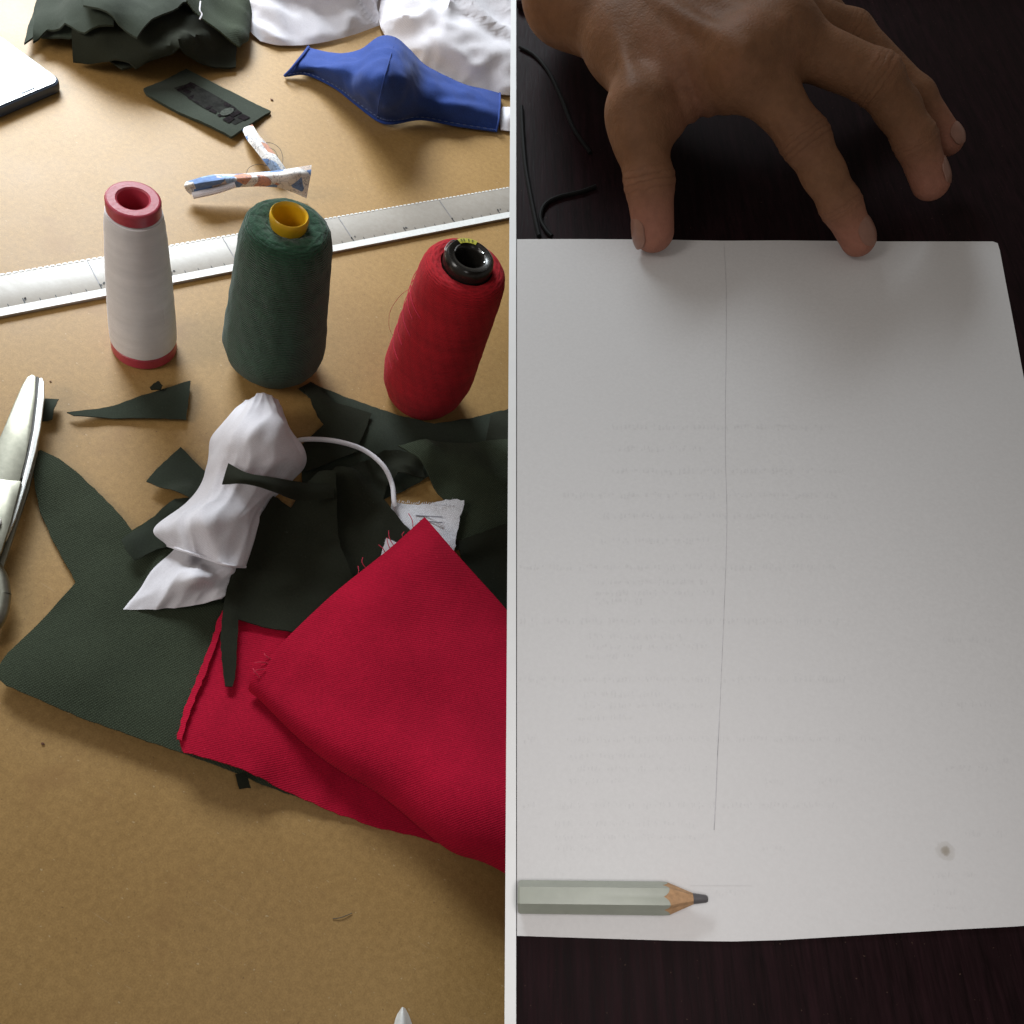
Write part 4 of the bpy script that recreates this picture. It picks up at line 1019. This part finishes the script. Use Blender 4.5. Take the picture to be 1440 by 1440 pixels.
bones = [('arm', 'wrist'), ('arm', 'wrist2'), ('wrist', 'cmc'), ('wrist2', 'palm'), ('wrist', 'palm'), ('palm', 'imcp'), ('palm', 'mmcp'), ('wrist2', 'mmcp'), ('wrist2', 'rmcp'), ('wrist2', 'pmcp'), ('cmc', 'tmcp'), ('cmc', 'palm'), ('cmc', 'imcp'), ('th', 'imcp'),
         ('tmcp', 'tmid'), ('tmid', 'tip_ip'), ('tip_ip', 'ttip'), ('imcp', 'iprx'), ('iprx', 'ipip'), ('ipip', 'imid'), ('imid', 'idip'), ('idip', 'itip'), ('mmcp', 'mpip'), ('mpip', 'mmid'), ('mmid', 'mdip'), ('mdip', 'mtip'),
         ('rmcp', 'rpip'), ('rpip', 'rdip'), ('rdip', 'rtip'), ('pmcp', 'ppip'), ('ppip', 'pdip'), ('pdip', 'ptip'), ('imcp', 'mmcp'), ('mmcp', 'rmcp'), ('rmcp', 'pmcp'), ('web2', 'web'), ('web', 'web3'), ('web3', 'imcp'), ('tmcp', 'web2'), ('tmcp', 'fill'), ('fill', 'imcp')]
fing = {'t': ('tmcp', 'tmid', 'tip_ip', 'ttip'), 'i': ('imcp', 'iprx', 'ipip', 'imid', 'idip', 'itip'), 'm': ('mmcp', 'mpip', 'mmid', 'mdip', 'mtip'), 'r': ('rmcp', 'rpip', 'rdip', 'rtip'), 'p': ('pmcp', 'ppip', 'pdip', 'ptip')}
def bonekey(a, b_):
    for k, c_ in fing.items():
        if a in c_ and b_ in c_: return k
    return 'h'
allp = np.array([q[0] for n_, q in J.items() if n_ != 'arm']); lo = allp.min(0) - .035; hi = allp.max(0) + .035
lo = np.minimum(lo, J['arm'][0] + .02); hi = np.maximum(hi, J['arm'][0] + .01)
VS = .0011
dims = np.ceil((hi - lo) / VS).astype(int)
ax = [lo[i] + np.arange(dims[i]) * VS for i in range(3)]
GXh, GYh, GZh = np.meshgrid(*ax, indexing='ij', sparse=True)
def cone_sd(a, ra, b_, rb_):
    d = b_ - a; L2 = d @ d
    px_, py_, pz_ = GXh - a[0], GYh - a[1], GZh - a[2]
    tt = np.clip((px_*d[0] + py_*d[1] + pz_*d[2]) / L2, 0, 1)
    return (np.sqrt((px_ - tt*d[0])**2 + (py_ - tt*d[1])**2 + (pz_ - tt*d[2])**2) - (ra + (rb_ - ra)*tt)).astype(np.float32)
def smin(a, b_, k):
    h_ = np.maximum(k - np.abs(a - b_), 0) / k
    return np.minimum(a, b_) - h_*h_*k*.25
groups = {}
for a, b_ in bones:
    k = bonekey(a, b_); d = cone_sd(*J[a], *J[b_])
    groups[k] = d if k not in groups else smin(groups[k], d, .012 if k == 'h' else .004)
def ball(px, py, z, r):
    q = Q(px, py, z); return (np.sqrt((GXh-q[0])**2 + (GYh-q[1])**2 + (GZh-q[2])**2) - r).astype(np.float32)
groups['h'] = smin(groups['h'], ball(1050, 74, .070, .0105), .010)
groups['h'] = smin(groups['h'], ball(1100, 40, .072, .0095), .010)
def capsule(D, a, b_, r, k):
    return smin(D, cone_sd(Q(*a), r, Q(*b_), r*.9), k)
for a, b_, r in (((890, -14, .0705), (1046, 70, .0765), .0034), ((905, -30, .0715), (1096, 36, .0790), .0036), ((858, 6, .0640), (893, 128, .0565), .0034), ((930, -38, .0700), (1096, 8, .0740), .0034)):
    groups['h'] = capsule(groups['h'], a, b_, r, .0042)
D = groups['h']
for k in 'timrp': D = smin(D, groups[k], .013 if k == 't' else .006)
def groove(D, a, b_, pos, amp, lam, sig, rad):      # creases across a joint
    pa, pb = J[a][0], J[b_][0]; d = pb - pa; d = d/np.linalg.norm(d); c_ = J[pos][0]
    s_ = (GXh-c_[0])*d[0] + (GYh-c_[1])*d[1] + (GZh-c_[2])*d[2]
    r2 = (GXh-c_[0])**2 + (GYh-c_[1])**2 + (GZh-c_[2])**2
    return (D + amp*np.exp(-s_**2/sig**2)*np.exp(-r2/rad**2)*np.cos(s_*6.2832/lam)).astype(np.float32)
D = groove(D, 'tmcp', 'ttip', 'tip_ip', .0005, .0040, .006, .016)
D = groove(D, 'imcp', 'idip', 'ipip', .0006, .0036, .005, .015)
D = groove(D, 'ipip', 'itip', 'idip', .0005, .0036, .004, .013)
D = groove(D, 'mmcp', 'mdip', 'mpip', .0006, .0042, .006, .016)
D = groove(D, 'mpip', 'mtip', 'mdip', .0005, .0036, .004, .013)
D = groove(D, 'tmcp', 'imcp', 'web', .0012, .0070, .014, .018)
# keep the finger tips from sinking into the sheet: flatten them on it
plane = ((GXh-OD[0])*NR[0] + (GYh-OD[1])*NR[1] + (GZh-OD[2])*NR[2])
D = np.maximum(D, (.0016 - plane).astype(np.float32))
# naive surface nets
ins = D < 0
def surface_nets(D, ins):
    nx, ny, nz = D.shape
    cs = np.zeros((nx-1, ny-1, nz-1), np.int8)
    corners = [(i, j, k) for i in (0, 1) for j in (0, 1) for k in (0, 1)]
    for (i, j, k) in corners: cs += ins[i:nx-1+i, j:ny-1+j, k:nz-1+k]
    act = (cs > 0) & (cs < 8)
    idx = -np.ones(act.shape, np.int64); cells = np.argwhere(act); idx[act] = np.arange(len(cells))
    acc = np.zeros((len(cells), 3)); cnt = np.zeros(len(cells))
    for c0 in corners:
        for ax_ in range(3):
            if c0[ax_] == 1: continue
            c1 = list(c0); c1[ax_] = 1
            a = D[cells[:, 0]+c0[0], cells[:, 1]+c0[1], cells[:, 2]+c0[2]]; b_ = D[cells[:, 0]+c1[0], cells[:, 1]+c1[1], cells[:, 2]+c1[2]]
            m = (a < 0) != (b_ < 0); u = np.where(m, a/(a-b_+1e-12), 0)
            p = np.array(c0, float)[None].repeat(len(cells), 0); p[:, ax_] += u
            acc[m] += p[m]; cnt[m] += 1
    V = cells + acc/cnt[:, None]
    F = []
    for ax_ in range(3):
        o1, o2 = [q for q in range(3) if q != ax_]
        sl0 = [slice(1, -1)]*3; sl1 = [slice(1, -1)]*3
        sl0[ax_] = slice(0, -1); sl1[ax_] = slice(1, None)
        s0 = ins[tuple(sl0)]; s1 = ins[tuple(sl1)]
        e = np.argwhere(s0 != s1); fl = s0[s0 != s1]
        off = np.ones(3, int); off[ax_] = 0; e = e + off
        q = []
        for d1_, d2_ in ((0, 0), (-1, 0), (-1, -1), (0, -1)):
            g_ = e.copy(); g_[:, o1] += d1_; g_[:, o2] += d2_
            q.append(idx[g_[:, 0], g_[:, 1], g_[:, 2]])
        q = np.stack(q, 1); ok = (q >= 0).all(1); q = q[ok]; fl = fl[ok]
        rev = fl if ax_ != 1 else ~fl
        q[~rev] = q[~rev][:, ::-1]
        F.append(q)
    return V, np.concatenate(F)
Vh, Fh = surface_nets(D, ins)
Vh = lo + Vh*VS
hbase = Q(912, 345, 0)
hand = link('person', [v for v in Vh], [tuple(int(i) for i in f) for f in Fh], 'skin', base=hbase, angle=180)
bm = bmesh.new(); bm.from_mesh(hand.data); bmesh.ops.recalc_face_normals(bm, faces=bm.faces)
for _ in range(1): bmesh.ops.smooth_vert(bm, verts=bm.verts, factor=.5, use_axis_x=True, use_axis_y=True, use_axis_z=True)
bm.to_mesh(hand.data); bm.free(); hand.data.shade_smooth()
tag(hand, "bare hand of a person pressing thumb and index finger on the paper's far edge", 'person')
at_ = hand.data.attributes.new('pink', 'FLOAT', 'POINT')
co = np.empty(len(hand.data.vertices)*3); hand.data.vertices.foreach_get('co', co); co = co.reshape(-1, 3) + hbase
pk = np.zeros(len(co))
for nme, rad, am in (('ttip', .018, .95), ('itip', .017, .95), ('mtip', .016, .85), ('rtip', .016, .8), ('web', .016, .8), ('web2', .012, .5), ('ipip', .010, .25), ('tip_ip', .010, .2), ('imcp', .012, .25)):
    pk = np.maximum(pk, am*np.exp(-((co - J[nme][0])**2).sum(1)/rad**2))
at_.data.foreach_set('value', pk.astype(np.float32))
t, c, vd, n3 = SKIN
hsum = None
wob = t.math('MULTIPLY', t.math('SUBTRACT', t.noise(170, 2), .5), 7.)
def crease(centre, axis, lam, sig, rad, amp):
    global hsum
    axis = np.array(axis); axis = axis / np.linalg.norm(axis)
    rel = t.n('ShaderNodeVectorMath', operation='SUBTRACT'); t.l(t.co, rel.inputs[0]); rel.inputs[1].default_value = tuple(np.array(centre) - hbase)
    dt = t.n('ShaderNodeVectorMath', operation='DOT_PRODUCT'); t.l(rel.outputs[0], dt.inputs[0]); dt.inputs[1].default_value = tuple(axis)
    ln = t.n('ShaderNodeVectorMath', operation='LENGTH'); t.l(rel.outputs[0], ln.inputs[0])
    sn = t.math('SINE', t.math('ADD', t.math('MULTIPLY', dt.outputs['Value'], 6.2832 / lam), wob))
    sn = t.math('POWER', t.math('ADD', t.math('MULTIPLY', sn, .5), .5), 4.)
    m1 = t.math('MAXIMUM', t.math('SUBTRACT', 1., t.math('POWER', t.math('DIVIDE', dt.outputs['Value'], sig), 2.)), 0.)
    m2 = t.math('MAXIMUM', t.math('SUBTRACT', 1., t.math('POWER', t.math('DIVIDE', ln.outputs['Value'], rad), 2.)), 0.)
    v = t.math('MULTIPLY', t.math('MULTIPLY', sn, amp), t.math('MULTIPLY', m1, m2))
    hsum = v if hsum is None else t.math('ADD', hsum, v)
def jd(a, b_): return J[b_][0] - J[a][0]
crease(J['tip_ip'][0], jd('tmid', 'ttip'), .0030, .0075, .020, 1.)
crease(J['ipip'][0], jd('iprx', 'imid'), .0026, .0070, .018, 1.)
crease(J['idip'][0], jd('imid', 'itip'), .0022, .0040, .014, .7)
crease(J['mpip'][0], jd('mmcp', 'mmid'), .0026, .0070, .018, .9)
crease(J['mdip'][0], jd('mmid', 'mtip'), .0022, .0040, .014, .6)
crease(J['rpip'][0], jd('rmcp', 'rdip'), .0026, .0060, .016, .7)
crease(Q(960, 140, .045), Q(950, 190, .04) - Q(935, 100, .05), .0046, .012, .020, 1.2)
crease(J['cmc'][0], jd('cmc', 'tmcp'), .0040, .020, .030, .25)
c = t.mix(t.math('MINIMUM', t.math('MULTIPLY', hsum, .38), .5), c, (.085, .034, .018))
t.out(c, .62, t.bump(t.math('MULTIPLY', hsum, -1.), .5, .0005, t.bump(vd, .28, .0006, t.bump(n3, .45, .0009))))
def nail(a, b_, out, ln_, wd, slide=.0):
    pa, pb = J[a][0], J[b_][0]; d = pb - pa; d /= np.linalg.norm(d)
    n_ = np.array(out) - (np.array(out) @ d)*d; n_ /= np.linalg.norm(n_); s_ = np.cross(d, n_)
    r_ = J[b_][1]; V = []; F = []; nu, nv = 10, 9
    for i in range(nu + 1):
        u = i/nu*2 - 1
        for j in range(nv + 1):
            v = j/nv*2 - 1
            w_ = wd*(1 - .35*max(0, abs(u) - .35)**2/.42)
            ang = v*w_/r_
            V.append(pb + d*(slide + u*ln_*(1 - .12*v*v)) + (r_ + .0008 - .0014*max(0, u)**2 - .0004*max(0, -u)**3)*(math.cos(ang)*n_ + math.sin(ang)*s_))
    top = [np.array(v) for v in V]
    for i in range(nu):
        for j in range(nv): F.append([i*(nv+1)+j, (i+1)*(nv+1)+j, (i+1)*(nv+1)+j+1, i*(nv+1)+j+1])
    V, F = solid(top, F, n_, .0005)
    o = link('fingernail', V, F, 'nail', hand)
    bm = bmesh.new(); bm.from_mesh(o.data); bmesh.ops.recalc_face_normals(bm, faces=bm.faces); bm.to_mesh(o.data); bm.free()
VW = -ray(1150, 250); VW /= np.linalg.norm(VW)
RT = RM @ np.array([1., 0, 0]); UPV = RM @ np.array([0, 1., 0])
nail('idip', 'itip', VW*.68 + RT*.80, .0066, .0054, -.0028)
nail('mdip', 'mtip', VW*.42 + RT*.95, .0060, .0050, -.0025)
nail('rdip', 'rtip', VW*.6 + RT*.7, .0052, .0044, -.001)
nail('tip_ip', 'ttip', VW*.30 - RT*.85 - UPV*.1, .0070, .0060, -.0005)
print('tris', sum(len(p.vertices) - 2 for m in bpy.data.meshes for p in m.polygons))
for o in bpy.data.objects:
    if '_base' in o: del o['_base']
